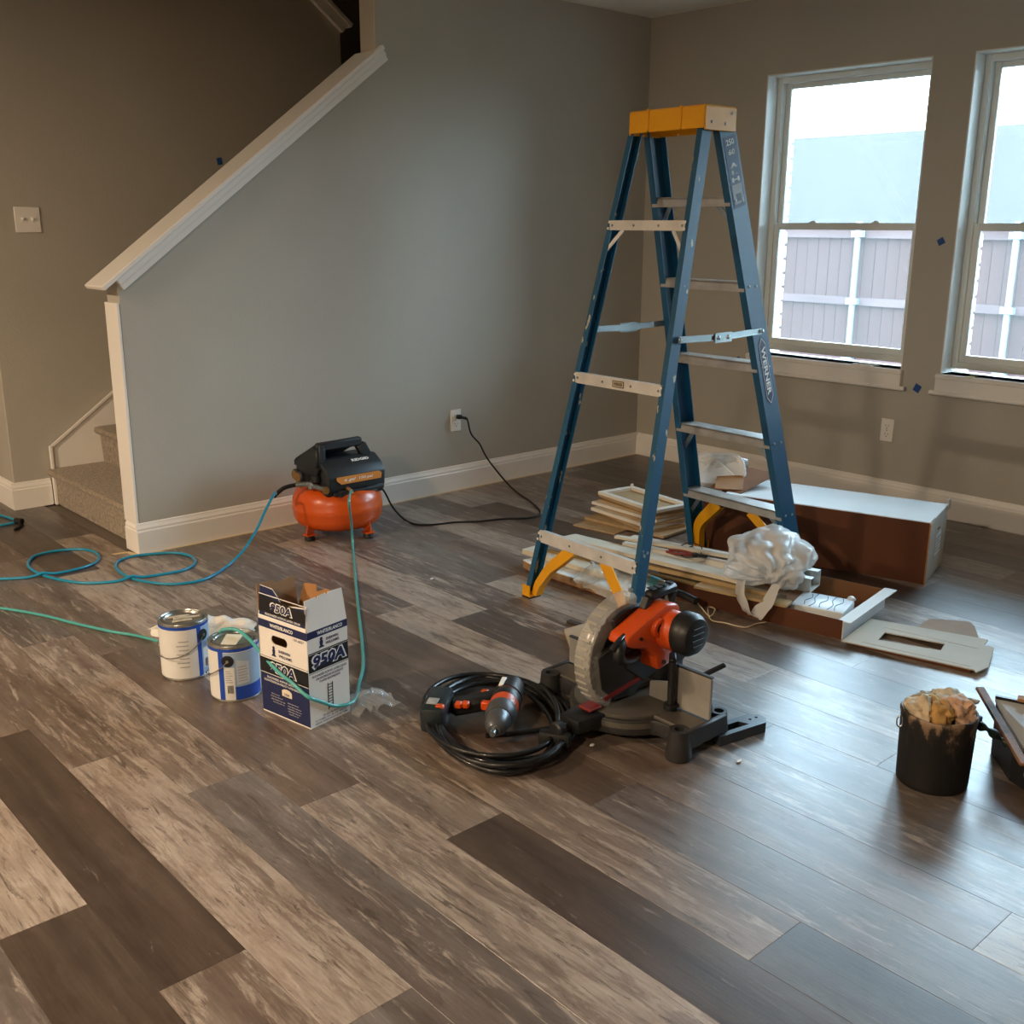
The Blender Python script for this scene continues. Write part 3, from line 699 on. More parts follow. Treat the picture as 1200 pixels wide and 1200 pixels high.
b = NB(); tube(b, [(-.165, -.03, .256), (-.215, .0, .255)], .0115, 12); tube(b, [(-.18, -.02, .256), (-.20, -.009, .256)], .015, 12); obj('coupler', b, M_steel, rg, 40)
b = NB(); tube(b, [(-.13, -.05, .25), (-.165, -.05, .25)], .012, 10); tube(b, [(-.140, .02, .235), (-.150, .03, .20)], .014, 10); obj('pipe', b, M_org, rg, 40)

for o_ in list(ac.children):
    if o_.name.split('.')[0] in ('shroud', 'handle'):
        o_.location.z = .205*(1-.86); o_.scale = (1, 1, .86)

# ================================================================ OUTLETS, SWITCH, POWER CORD
M_plate = pm('white_plastic', 'e9e7e2', .35)
def outlet(name, label, m):
    r = root(name, label, 'outlet'); r.matrix_world = m      # local x right, y up, z out of the wall
    b = NB(); bxx(b, -.035, .035, -.058, .058, 0, .006, bev=.0025); obj('cover_plate', b, M_plate, r, 40)
    for q in (.021, -.021):
        b = NB(); cyl(b, .0165, .0075, T(0, q, 0), 20); f_ = obj('receptacle', b, M_plate, r, 40)
        b = NB(); bxx(b, -.0085, -.0065, q-.002, q+.008, .007, .0082); bxx(b, .0065, .0085, q-.001, q+.007, .007, .0082); cyl(b, .0027, .0082, T(0, q-.0095, 0), 10); obj('slot', b, M_black, f_)
    b = NB(); cyl(b, .003, .0072, T(0, 0, 0), 10); obj('screw', b, M_steel, r)
    return r
p1 = WY(533.5, 492.5, 0); outlet('wall_outlet', 'white outlet on the stair side wall with a black plug in it', M(((1, 0, 0, p1.x), (0, 0, -1, -.0005), (0, 1, 0, p1.z), (0, 0, 0, 1))))
p2 = WX(1040, 504, 0); outlet('wall_outlet', 'unused white outlet under the windows', M(((0, 0, -1, -.0005), (-1, 0, 0, p2.y), (0, 1, 0, p2.z), (0, 0, 0, 1))))
ps = WY(32, 257.5, 1.11); r = root('light_switch', 'white double light switch on the wall beside the stairs', 'switch'); r.matrix_world = M(((1, 0, 0, ps.x), (0, 0, -1, 1.1095), (0, 1, 0, ps.z), (0, 0, 0, 1)))
b = NB(); bxx(b, -.059, .059, -.059, .059, 0, .006, bev=.0025); obj('cover_plate', b, M_plate, r, 40)
for q in (-.023, .023):
    b = NB(); bxx(b, q-.006, q+.006, -.012, .012, .005, .008); bxx(b, q-.004, q+.004, 0, .01, .007, .018, bev=.001); obj('toggle', b, M_plate, r)
def onplane(px, py, A, B):
    """ray meets the upright plane through A and B"""
    n = V((B[1]-A[1], A[0]-B[0], 0)); d = ray(px, py); t = (V(A)-CAM).dot(n)/d.dot(n); return CAM+d*t
# power cord: outlet -> floor loop -> compressor
q0 = V((p1.x+.004, -.012, p1.z+.021)); A = (q0.x, q0.y, 0); Bf = FL(592, 566); 
pts = [q0+V((.006, -.034, -.002)), q0+V((.03, -.045, -.01))]
for px, py in ((552, 508), (562, 520), (568, 532), (576, 544), (592, 566)): pts.append(onplane(px, py, (p1.x+.03, -.055, 0), (Bf.x, Bf.y, 0)))
pts[-1].z = .012
for px, py in ((606, 577), (622, 588), (632, 598), (631, 604), (617, 607), (590, 608), (560, 611), (533, 612), (510, 614.5), (488, 614.5), (473, 608)): pts.append(FL(px, py, .005))
e0 = V((-2.203, -.345, .222)); last = pts[-1]
for px, py in ((460, 594), (451, 577)): pts.append(onplane(px, py, (last.x, last.y, 0), (e0.x, e0.y, 0)))
pts.append(e0)
pc = root('power_cord', 'black power cord running from the wall outlet across the floor', 'cord', (0, 0, 0))
b = NB(); tube(b, catmull(pts, 7), .0046, 8); obj('cable', b, M_rub, pc, 60)
b = NB(); box(b, (q0.x+.002, -.026, q0.z), (.024, .028, .022), bev=.004); tube(b, [q0+V((.004, -.036, 0)), q0+V((.028, -.045, -.008))], .0075, 10); obj('plug', b, M_rub, pc, 40)

# ================================================================ 950A CARTON
M_kraft = pm('kraft_card', 'a8794c', .85, var=.12, vs=14); M_cream = pm('card_white', 'e4e0da', .7, var=.04)
M_kin = pm('kraft_inside', '9c7a5a', .9, var=.12, vs=10)
Bc = V((-3.535, -1.913, 0)); ang = math.radians(10.2); WB, DB, HB = .152, .206, .290
bx = root('caulk_carton', 'open white and navy carton marked 950A beside the paint cans', 'carton', Bc, ang)
# local: x along the right face (0..WB), y along the left face (0..DB), z up
t_ = .0025
def wallp(name, x0, x1, y0, y1, z0, z1, mats=M_cream):
    b = NB(); bxx(b, x0, x1, y0, y1, z0, z1); return obj(name, b, mats, bx)
side_r = wallp('side_panel', 0, WB, 0, t_, 0, HB)
# the stair-facing panel has a hand hole
b = NB(); hz, hy = .228, .095; hw_, hh_ = .034, .0135
HOLE = [(DB-.088+math.cos(a)*.0135+(hw_-.0135)*(1 if math.cos(a) > 0 else -1), .236+math.sin(a)*.0135) for a in [2*PI*i/24+.001 for i in range(24)]]
YZX = lambda x: M(((0, 0, 1, x), (1, 0, 0, 0), (0, 1, 0, 0), (0, 0, 0, 1)))
holed(b, [(.0026, 0), (DB, 0), (DB, HB), (.0026, HB)], [HOLE], t_, YZX(0))
side_l = obj('side_panel', b, M_cream, bx)
wallp('side_panel', 0, WB, DB-t_, DB, 0, HB, M_cream); wallp('side_panel', WB-t_, WB, t_, DB-t_, 0, HB, M_cream)
wallp('bottom_panel', t_, WB-t_, t_, DB-t_, .001, .004, M_kraft)
b = NB(); holed(b, [(t_, .004), (DB-t_, .004), (DB-t_, HB), (t_, HB)], [HOLE], .001, YZX(t_)); obj('liner', b, M_kin, bx); wallp('liner', WB-t_-.001, WB-t_, t_, DB-t_, .004, HB, M_kin); wallp('liner', t_+.001, WB-t_-.001, DB-t_-.001, DB-t_, .004, HB, M_kin); wallp('liner', t_+.001, WB-t_-.001, t_, t_+.001, .004, HB, M_kin)
# flaps
def flap(p0, p1, up, L, mats, inn, cuts=None, name='flap'):
    """flap hinged on p0-p1 rising along up; cuts = outline in (u 0..1, v 0..1)"""
    p0, p1, up = V(p0), V(p1), V(up).normalized(); x = p1-p0; W = x.length; x.normalize(); n = x.cross(up)
    m = M(((x.x, up.x, n.x, p0.x), (x.y, up.y, n.y, p0.y), (x.z, up.z, n.z, p0.z), (0, 0, 0, 1)))
    out = cuts or [(0, 0), (1, 0), (1, 1), (0, 1)]
    b = NB(); prism(b, [(u*W, v*L) for u, v in out], .0015, m); f1 = obj(name, b, mats, bx)
    b = NB(); prism(b, [(u*W, v*L) for u, v in out], .0012, m @ T(0, 0, -.0012)); obj('flap_lining', b, inn, f1)
    return f1, m, W
fr, mr, _ = flap((.002, .0006, HB), (WB-.002, .0006, HB), (0, .12, 1), .095, M_cream, M_kin, [(0, 0), (1, 0), (.97, .98), (.62, 1.0), (.60, .9), (.55, 1.0), (.36, .97), (.34, .86), (.31, .97), (.02, .95)])
fl_, ml, Wl = flap((.0006, DB-.002, HB), (.0006, .002, HB), (.10, 0, 1), .100, M_cream, M_kin, [(0, 0), (1, 0), (.99, .70), (.80, .66), (.60, .60), (.48, .58), (.38, .80), (.28, .96), (.02, .98)])
flap((WB-.001, .004, HB), (WB-.001, DB-.004, HB), (.25, 0, 1), .07, M_kraft, M_kraft, [(0, 0), (1, 0), (.96, .9), (.7, 1), (.66, .7), (.45, .95), (.1, .85)])
flap((WB-.004, DB-.001, HB), (.004, DB-.001, HB), (0, .1, 1), .095, M_kraft, M_kin, [(0, 0), (1, 0), (.98, 1), (.55, .97), (.52, .85), (.02, .9)])
# --- print on the right face (outward is local -y)
def FRt(u, v, d=.0008): return T(u, -d, v) @ RX(PI/2)
def FLt(u, v, d=.0008): return M(((0, 0, -1, -d), (-1, 0, 0, DB-u), (0, 1, 0, v), (0, 0, 0, 1)))    # u runs from the far edge to the front corner
def patch(par, F, u0, u1, v0, v1, mat, d=.0004, name='print_field'):
    b = NB(); quad(b, u1-u0, v1-v0, F((u0+u1)/2, (v0+v1)/2, d)); return obj(name, b, mat, par)
patch(side_r, FRt, 0, WB, .268, HB, M_navy); lettering(side_r, 'WHITE/BLANCO', .095, .011, FRt(.085, .279), M_white, bold=.03)
def logo(par, F, u, v):
    b = NB(); cyl(b, .0052, .0003, F(u, v+.012, .0003), 14); prism(b, [(-.004, -.012), (.004, -.012), (.0065, .004), (.002, .010), (-.002, .010), (-.0065, .004)], .0003, F(u, v, .0003)); prism(b, [(-.010, -.014), (.010, -.014), (.008, -.009), (-.008, -.009)], .0003, F(u, v, .0004)); obj('logo', b, M_navy, par)
logo(side_r, FRt, .052, .247); lettering(side_r, 'SHERWIN', .046, .0085, FRt(.092, .2535), M_navy, bold=.02); lettering(side_r, 'WILLIAMS.', .052, .0085, FRt(.094, .241), M_navy, bold=.02)
patch(side_r, FRt, .002, WB, .168, .226, M_black); patch(side_r, FRt, .002, WB, .2215, .2225, M_white, .0006); patch(side_r, FRt, .002, WB, .164, .1655, M_black)
lettering(side_r, '950A', .135, .046, FRt(.079, .1965, .0009), M_white, bold=.10, shear=.12); lettering(side_r, '950A', .122, .038, FRt(.079, .1965, .0012), M_navy, bold=.045, shear=.12)
for i, (s_t, w_) in enumerate((('SILICONIZED ACRYLIC LATEX CAULK', .132), ('CALAFATEADOR DE ACRILICO', .104), ('Y LATEX SILICONIZADO', .080))): lettering(side_r, s_t, w_, .0068, FRt(.078, .154-i*.0105), M_navy, bold=.02)
b = NB()
lx, lz0, lz1 = .078, .036, .118
for q in (-.0085, .0085): quad(b, .0035, lz1-lz0, FRt(lx+q, (lz0+lz1)/2, .0005))
for i in range(9): quad(b, .020, .0025, FRt(lx, lz0+.006+i*.0088, .0006))
obj('ladder_emblem', b, M_black, side_r)
for i, (s_t, w_, h_) in enumerate((('101-6027 BLANCO', .062, .0062), ('12 TUBES 10.1 FL OZ 300 mL', .118, .005), ('SIDING WINDOWS DOORS TRIM', .122, .005))): lettering(side_r, s_t, w_, h_, FRt(.078, .026-i*.009), M_navy, bold=.01)
# --- print on the left face
patch(side_l, FLt, 0, DB, .266, HB, M_navy); lettering(side_l, 'WHITE/BLANCO', .098, .011, FLt(.100, .278), M_white, bold=.03); lettering(side_l, '101-6027', .042, .008, FLt(.172, .258), M_navy)
logo(side_l, FLt, .062, .199); lettering(side_l, 'SHERWIN', .050, .009, FLt(.108, .206), M_navy, bold=.02); lettering(side_l, 'WILLIAMS.', .058, .009, FLt(.112, .192), M_navy, bold=.02)
patch(side_l, FLt, 0, DB, .126, .172, M_black); patch(side_l, FLt, 0, DB, .176, .1775, M_black)
lettering(side_l, '950A', .118, .037, FLt(.098, .149, .0009), M_white, bold=.08, shear=.1); lettering(side_l, '950A', .108, .030, FLt(.098, .149, .0012), M_navy, bold=.035, shear=.1)
patch(side_l, FLt, 0, DB, .004, .124, M_navy)
for i, (s_t, w_) in enumerate((('SILICONIZED ACRYLIC LATEX CAULK', .150), ('CALAFATEADOR DE ACRILICO Y LATEX SILICONIZADO', .178))): lettering(side_l, s_t, w_, .0065, FLt(.102, .114-i*.0105), M_white, bold=.02)
b = NB(); prism(b, [(-.021, -.011), (.021, -.011), (.021, .006), (.012, .011), (0, .0125), (-.012, .011), (-.021, .006)], .0002, FLt(.110, .082, .0005)); sl = obj('seal', b, pm('seal_cream', 'ddd3bd', .6), side_l); lettering(sl, 'USA', .024, .008, FLt(.110, .078, .0010), M_navy, bold=.03)
for u, v, w_ in ((.060, .066, .036), (.065, .058, .052), (.070, .049, .060), (.072, .041, .050), (.135, .054, .046), (.140, .045, .056), (.140, .037, .058), (.138, .029, .052), (.136, .021, .040)): lettering(side_l, 'siding windows doors trim', w_, .0042, FLt(u, v), M_white)
# flap print
def FLf(u, v, d=.0006): return ml @ T(u, v, -.0012-d) @ RY(PI) if False else ml @ T(u, v, .0015+d)
o_ = fl_
b = NB(); prism(b, [(.004, .010), (Wl-.002, .010), (Wl-.002, .0665), (.16, .062), (.10, .055), (.078, .078), (.058, .094), (.004, .097)], .0002, FLf(0, 0, .0002)); obj('print_field', b, M_navy, o_)
b = NB(); prism(b, [(.002, .022), (Wl-.002, .022), (Wl-.002, .056), (.002, .072)], .0002, FLf(0, 0, .0004)); obj('print_field', b, M_black, o_)
lettering(o_, '950A', .098, .030, FLf(.098, .043, .0008), M_white, bold=.08, shear=.1); lettering(o_, '950A', .088, .024, FLf(.098, .043, .0011), M_navy, bold=.035, shear=.1)
lettering(o_, 'SILICONIZED ACRYLIC LATEX CAULK', .15, .006, FLf(.105, .019, .0006), M_white, bold=.02)
b = NB(); quad(b, Wl, .004, FLf(Wl/2, .010, .0006)); quad(b, Wl, .0025, FLf(Wl/2, .0735, .0006)); obj('print_line', b, M_white, o_)

# ================================================================ PAINT CANS
M_tin = pm('tin_lid', 'a9a8a2', .28, .85, var=.3, vs=20); M_label = pm('can_label_white', 'd9d8d4', .4, var=.06, vs=8)
M_lblue = pm('can_label_paleblue', '9fb9d6', .45, var=.25, vs=5); M_wire = pm('bail_wire', '8e8d88', .35, .8)
def arcpatch(b, r, a0, a1, z0, z1, n=14, z0b=None, z1b=None):
    t = bmesh.new(); A_, B_ = [], []
    for i in range(n+1):
        q = i/n; a = a0+(a1-a0)*q; A_.append(t.verts.new((r*math.cos(a), r*math.sin(a), z0+((z0b if z0b is not None else z0)-z0)*q))); B_.append(t.verts.new((r*math.cos(a), r*math.sin(a), z1+((z1b if z1b is not None else z1)-z1)*q)))
    for i in range(n): t.faces.new((A_[i], A_[i+1], B_[i+1], B_[i]))
    bmesh.ops.recalc_face_normals(t, faces=list(t.faces)); _merge(b, t)
def can(label, fx, fy, r, h, rz, kind):
    f0 = FL(fx, fy); d = (f0-CAM); d.z = 0; d.normalize(); c = f0+d*r
    cr = root('paint_can', label, 'paint can', c, rz)        # local +x faces the viewer side after rz
    b = NB(); lathe(b, [(0, .002), (r-.003, .002), (r-.001, 0), (r, .002), (r, .004), (r-.001, .006), (r-.001, h-.010), (r+.001, h-.008), (r+.0015, h-.003), (r, h), (r-.004, h), (r-.006, h-.004), (r-.011, h-.004), (r-.012, h-.008), (r-.014, h-.002), (r-.018, h-.001), (r-.021, h-.006), (0, h-.006)], seg=56)
    body = obj('body', b, M_tin, cr, 35)
    b = NB(); arcpatch(b, r+.0002, 0, 2*PI, .008, h-.016, 64); lb = obj('wrap_label', b, M_label, cr, 60)
    b = NB(); arcpatch(b, r+.0006, 0, 2*PI, h-.018, h-.007, 64); obj('blue_band', b, M_inkblue, lb, 60)
    R1 = r+.0006
    if kind == 0:
        b = NB(); arcpatch(b, R1, .42, .62, .008, h-.018, 6); obj('blue_stripe', b, M_inkblue, lb, 60)
        b = NB(); arcpatch(b, R1, .62, 1.3, .010, h-.020, 10); obj('print_panel', b, M_lblue, lb, 60)
        b = NB(); arcpatch(b, R1+.0003, .68, 1.05, .03, h-.09, 8); pn = obj('text_panel', b, M_label, lb, 60)
        b = NB()
        for k in range(7): arcpatch(b, R1+.0006, .76+k*.03, .775+k*.03, .032, .058, 1)
        obj('bar_code', b, M_black, pn)
        for k in range(7):
            b = NB(); arcpatch(b, R1+.0003, -.35-.1*(k % 2), .05+.08*((k*3) % 3), .045+k*.014, .048+k*.014, 8); obj('text_line', b, pm('print_grey', '9a9a9a', .6), lb, 60)
        ears = (.72, .72+PI)
    else:
        b = NB(); arcpatch(b, R1, -.62, -.40, .008, h-.018, 6); obj('blue_stripe', b, M_inkblue, lb, 60)
        b = NB(); arcpatch(b, R1, -.40, 1.3, .008, h-.020, 20); obj('print_panel', b, M_lblue, lb, 60)
        b = NB(); arcpatch(b, R1+.0003, .02, 1.35, .008, .050, 14); obj('blue_block', b, M_inkblue, lb, 60)
        b = NB(); arcpatch(b, R1+.0005, -.38, .02, .008, .112, 8); pn = obj('text_panel', b, M_label, lb, 60)
        b = NB(); arcpatch(b, R1+.0005, .10, .62, .056, .135, 8, .060, .125); obj('text_panel', b, pm('can_panel_grey', 'b9c3cf', .5), lb, 60)
        b = NB()
        for k in range(7): arcpatch(b, R1+.0008, -.28+k*.035, -.26+k*.035, .030, .055, 1)
        obj('bar_code', b, M_black, pn)
        for k in range(6):
            b = NB(); arcpatch(b, R1+.0008, -.34, -.06-.04*(k % 3), .064+k*.007, .0665+k*.007, 6); obj('text_line', b, pm('print_grey', '9a9a9a', .6), pn, 60)
            b = NB(); arcpatch(b, R1+.0008, .16, .56-.05*(k % 2), .066+k*.009, .0685+k*.009, 6); obj('text_line', b, pm('print_grey', '9a9a9a', .6), lb, 60)
        ears = (-.22, -.22+PI)
    for a in ears:
        m_ = RZ(a) @ T(r, 0, h-.046) @ RY(PI/2)
        b = NB(); lathe(b, [(0, .0015), (.018, .0015), (.0185, 0)], m_, 24); e = obj('ear', b, M_black, cr, 40)
        b = NB(); cyl(b, .0045, .006, m_, 12); obj('ear_rivet', b, M_wire, e, 40)
    a = ears[0]; P0 = RZ(a) @ V((r+.004, 0, h-.046)); P1 = RZ(a+PI) @ V((r+.004, 0, h-.046)); sd = -1 if kind == 0 else -1
    pts = []
    for i in range(15):
        q = i/14; aa = a-PI*q; rr = r+.004+.006*math.sin(PI*q); pts.append(V((rr*math.cos(aa), rr*math.sin(aa), h-.046-.062*math.sin(PI*q)**.8)))
    b = NB(); tube(b, pts, .0017, 6); obj('bail_handle', b, M_wire, cr, 60)
    b = NB()
    if kind == 0:
        for k, (x, y, a2, l) in enumerate(((.0, .012, .2, .08), (-.018, -.012, .35, .07), (.022, -.004, .25, .06))): box(b, (x, y, h-.0035), (.012, l, .004), RZ(0), .001); 
        obj('paint_smear', b, pm('dried_paint', 'c9c2b0', .5, var=.3, vs=40), body)
    else:
        prism(b, [(-.045, -.02), (.035, -.035), (.048, .010), (-.030, .030)], .0015, T(0, 0, h-.0055)); obj('lid_sticker', b, pm('sticker_cream', 'd8d3c4', .6), body)
    return cr, c, r, h
def towards(px, py): p = FL(px, py); return math.atan2(CAM.y-p.y, CAM.x-p.x)
can1 = can('white and blue paint can with paint smears on its lid', 220, 798, .0755, .186, towards(221, 790)+.10, 0)
can2 = can('white and blue paint can with a sticker on its lid beside the 950A carton', 278, 823, .0745, .178, towards(277, 815)-.05, 1)

# white rag crumpled on the floor behind the cans
ra, rb_ = FL(178, 744), FL(300, 738)
def ragf(u, v):
    p = ra.lerp(rb_, u); ax = (rb_-ra).normalized(); up = V((-ax.y, ax.x, 0)); w = .055*math.sin(PI*min(1, max(0, u*.94+.03)))**.5
    q = p+up*(v-.5)*2*w*(-1); z = .052*math.sin(PI*v)**.6*(math.sin(PI*(u*.92+.04))**.4)*(1+.5*noise.noise(V((u*7, v*3, 1))))
    return (q.x+.02*noise.noise(V((u*5, v*5, 3))), q.y+.02*noise.noise(V((u*5, v*5, 7))), .004+max(0, z))
b = NB(); sheet(b, ragf, 30, 12, .002); tag(obj('rag', b, pm('white_cloth', 'dedbd4', .9, bump=.3, bs=120), None, 60), 'crumpled white rag on the floor behind the two paint cans', 'rag')

# ================================================================ AIR HOSES
M_hose = pm('blue_hose', '1f8fb4', .3, var=.12, vs=4, coat=.3); M_teal = pm('teal_hose', '4fa7a4', .35, var=.15, vs=4, coat=.3)
Eh = V((-2.585, -.262, .255))       # coupler on the stair side of the compressor
g0 = FL(268, 662, .006)
pts = []
for px, py in ((322, 578), (312, 596), (300, 622), (285, 645)): pts.append(onplane(px, py, Eh, g0))
for p in pts: p.z = max(p.z, .008)
for px, py in ((268, 662), (250, 674), (232, 681), (205, 684.5), (180, 683), (155, 678), (139, 669), (136, 660), (150, 653), (175, 649.5), (205, 648), (224, 652), (228, 660), (215, 668), (190, 673), (160, 677.5)): pts.append(FL(px, py, .006))
k_up = len(pts)
for px, py in ((130, 682), (95, 683), (60, 677), (38, 668), (33, 660), (42, 651), (70, 645), (100, 644), (115, 650), (112, 659), (90, 667), (60, 673), (30, 677), (0, 678.5), (-40, 679)): pts.append(FL(px, py, .006))
for i, p in enumerate(pts):
    if p.x > -3.235 and p.z < .1: p.y = min(p.y, -.026)
for i in (k_up-4, k_up-3, k_up-2, k_up-1): pass
h1 = root('air_hose', 'blue air hose lying in two loops on the floor by the stairs', 'hose', (0, 0, 0))
cp = catmull([Eh+V((-.09, .02, -.035))]+pts, 8)
for i, p in enumerate(cp):                      # lift later strands over earlier ones where they cross
    for q in cp[:max(0, i-10)]:
        if p.z < .03 and (p-q).length < .013 and abs(p.z-q.z) < .010: p.z = max(p.z, q.z+.011)
for _ in range(3):
    for i in range(1, len(cp)-1): cp[i].z = max(cp[i].z, (cp[i-1].z+cp[i+1].z)/2-.0003)
b = NB(); tube(b, cp, .0058, 10); obj('tube', b, M_hose, h1, 60)
b = NB(); tube(b, catmull([Eh+V((.005, 0, 0)), Eh+V((-.045, .012, -.006)), Eh+V((-.075, .018, -.022)), Eh+V((-.10, .022, -.042))], 6), .0095, 12); obj('sleeve', b, M_rub, h1, 60)
# second hose: compressor -> floor -> round the carton -> over the can -> away to the left
Et = V((-2.415, -.447, .236)); g1 = FL(413, 640, .006); pts = [Et]
pts.append(onplane(409, 588, Et, g1)); pts.append(onplane(412, 615, Et, g1))
for px, py in ((413.5, 640), (416, 675), (420, 715), (424, 750), (425.5, 780), (421, 800)): pts.append(FL(px, py, .006))
def boxl(x, y, z): return (M.Translation(Bc) @ RZ(ang)) @ V((x, y, z))
for x, y, z in ((WB+.010, -.006, .030), (.09, -.010, .042), (.03, -.009, .078), (-.009, -.004, .105), (-.010, .06, .130), (-.009, .13, .152)): pts.append(boxl(x, y, z))
c2, r2c, h2c = can2[1], can2[2], can2[3]; c1, r1c, h1c = can1[1], can1[2], can1[3]
dd = (c1-c2).normalized()
pts += [c2+V((.030, -.005, h2c+.008)), c2+V((0, .055, h2c+.010)), c2+V((-.0, .088, h2c-.015))]
w1 = c1+V((.105, .03, 0)); pts += [V((w1.x, w1.y, .06)), c1+V((.085, .12, .012))]
for px, py in ((165, 746), (130, 740), (90, 731), (50, 721), (10, 714), (-40, 708)): pts.append(FL(px, py, .006))
h2 = root('air_hose', 'pale teal air hose draped over the carton and a paint can', 'hose', (0, 0, 0))
b = NB(); tube(b, catmull(pts, 9), .0054, 10); obj('tube', b, M_teal, h2, 60)
b = NB(); tube(b, [Et+V((.0, .03, .006)), Et, Et+V((-.002, -.010, -.014))], .0085, 12); obj('fitting', b, M_brass, h2, 60)
# hose end with a black coupler further left
h3 = root('hose_end', 'blue hose end with a black coupler on the floor by the hallway baseboard', 'hose', (0, 0, 0))
b = NB(); tube(b, catmull([FL(-30, 606, .006), FL(-5, 603.5, .006), FL(8, 606, .006), FL(19, 610, .007)], 6), .0058, 10); tube(b, catmull([FL(-30, 618, .006), FL(-5, 616, .006), FL(10, 614, .006), FL(20, 611.5, .007)], 6), .0058, 10); obj('tube', b, M_hose, h3, 60)
b = NB(); p = FL(22, 610.5, .014); tube(b, [FL(18, 610.5, .012), FL(26, 611, .014)], .014, 12); tube(b, [FL(24, 611, .010), FL(22, 618, .008), FL(17, 621, .006)], .006, 8); obj('coupler', b, M_rub, h3, 40)

# clear crumpled wrap beside the carton
M_clear = pm('clear_film', 'eef3f6', .08, alpha=.22, spec=1.)
pw_ = FL(432, 826)
b = NB(); sheet(b, lambda u, v: (pw_.x+(u-.5)*.15+.02*noise.noise(V((u*3, v*3, 0))), pw_.y+(v-.5)*.12+.02*noise.noise(V((u*3, v*3, 5))), .003+.035*abs(noise.noise(V((u*4, v*4, 9))))+.03*math.sin(PI*u)*math.sin(PI*v)), 16, 16)
tag(obj('plastic_film', b, M_clear, None, 30), 'clear crumpled plastic film on the floor beside the 950A carton', 'plastic film')

# ================================================================ TAPE AND SMALL WALL MARKS
def tapepatch(label, c, u, w, h, rot=0., name='tape_piece', mat=M_tape, n=None):
    """small square of tape: c centre, u horizontal direction along the wall, n outward"""
    u = V(u); z = V((0, 0, 1)); nn = u.cross(z) if n is None else V(n)
    m = M(((u.x, z.x, nn.x, c.x), (u.y, z.y, nn.y, c.y), (u.z, z.z, nn.z, c.z), (0, 0, 0, 1))) @ RZ(rot)
    b = NB(); sheet(b, lambda a, q: m @ V(((a-.5)*w, (q-.5)*h, .0012+.004*a*a*q)), 4, 4, .0004)
    return tag(obj(name, b, mat), label, 'tape')
tapepatch('blue tape square on the wall between the two windows', WX(1103, 283, 0), (0, -1, 0), .034, .030, .5, n=(-1, 0, 0))
tapepatch('blue tape square between the two window aprons', WX(1075, 455, 0), (0, -1, 0), .038, .034, 1.1, n=(-1, 0, 0))
tapepatch('blue tape square half behind the stepladder rail by the window apron', WX(865, 421, 0), (0, -1, 0), .030, .026, .4, n=(-1, 0, 0))
tapepatch('blue tape tab on the wall just above the sloped stair cap', WY(257, 189, 1.11), (1, 0, 0), .028, .036, .2, n=(0, -1, 0))
b = NB(); a0, a1 = FL(128, 643.5), FL(148, 643); prism(b, [(-3.305, .075), (-3.235, .062), (-3.222, .02), (-3.222, -.018), (-3.12, -.018), (-3.12, -.034), (-3.245, -.034), (-3.25, .045), (-3.30, .056)], .0012, T(0, 0, .0006)); tag(obj('masking_tape', b, M_mask), 'torn beige masking tape round the foot of the half wall', 'tape')
b = NB(); bxx(b, -3.10, -.02, -.028, -.016, .0005, .0018); tag(obj('masking_tape', b, M_mask), 'long thin beige masking tape along the stair wall baseboard', 'tape')
b = NB(); sheet(b, lambda u, v: (-.031+.075*u, -2.045-.035*v, .7012+.002*noise.noise(V((u*5, v*5, 1)))), 6, 4, .0004); tag(obj('tape_strip', b, pm('yellow_tape', 'c9b878', .6)), 'yellowish tape strip stuck on the stool of the window past the blue tape', 'tape')
# loose bits on the window sill
b = NB(); pz = .7005
for x0, x1, y0, y1 in ((-.018, -.010, -.44, -.56), (.032, .040, -.44, -.56), (-.010, .032, -.44, -.452), (-.010, .032, -.548, -.56)): bxx(b, x0, x1, -.812-.2+y0+.0, -.812-.2+y1, pz, pz+.005)
tag(obj('switch_plate', b, M_plate), 'small open white plastic plate lying on the window stool', 'plate')

# ================================================================ MITER SAW
M_cast = pm('cast_grey', '363636', .5, .2, var=.25, vs=14); M_castl = pm('machined_alloy', '6a665f', .42, .5, var=.3, vs=10)
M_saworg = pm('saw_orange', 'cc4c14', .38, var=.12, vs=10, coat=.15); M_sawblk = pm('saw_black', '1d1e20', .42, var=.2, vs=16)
M_red = pm('saw_red', '741c16', .5)
def cloudy():
    m = bpy.data.materials.new('clear_guard'); m.use_nodes = True; nt = m.node_tree; b = nt.nodes['Principled BSDF']; N = nt.nodes.new; L = nt.links.new
    b.inputs['Base Color'].default_value = lin('cfcdc4'); b.inputs['Roughness'].default_value = .22; b.inputs['Specular IOR Level'].default_value = .6
    tc = N('ShaderNodeTexCoord'); n = N('ShaderNodeTexNoise'); n.inputs['Scale'].default_value = 14; L(tc.outputs['Object'], n.inputs['Vector'])
    r = N('ShaderNodeMapRange'); r.inputs['From Min'].default_value = .3; r.inputs['From Max'].default_value = .7; r.inputs['To Min'].default_value = .20; r.inputs['To Max'].default_value = .44
    L(n.outputs['Fac'], r.inputs['Value']); L(r.outputs[0], b.inputs['Alpha']); return m
M_guard = cloudy()
saw = root('miter_saw', 'orange and black miter saw with a clear blade guard on the floor', 'miter saw', (-2.80, -2.46, 0), -PI/2)
ZUP = lambda z: T(0, 0, z)
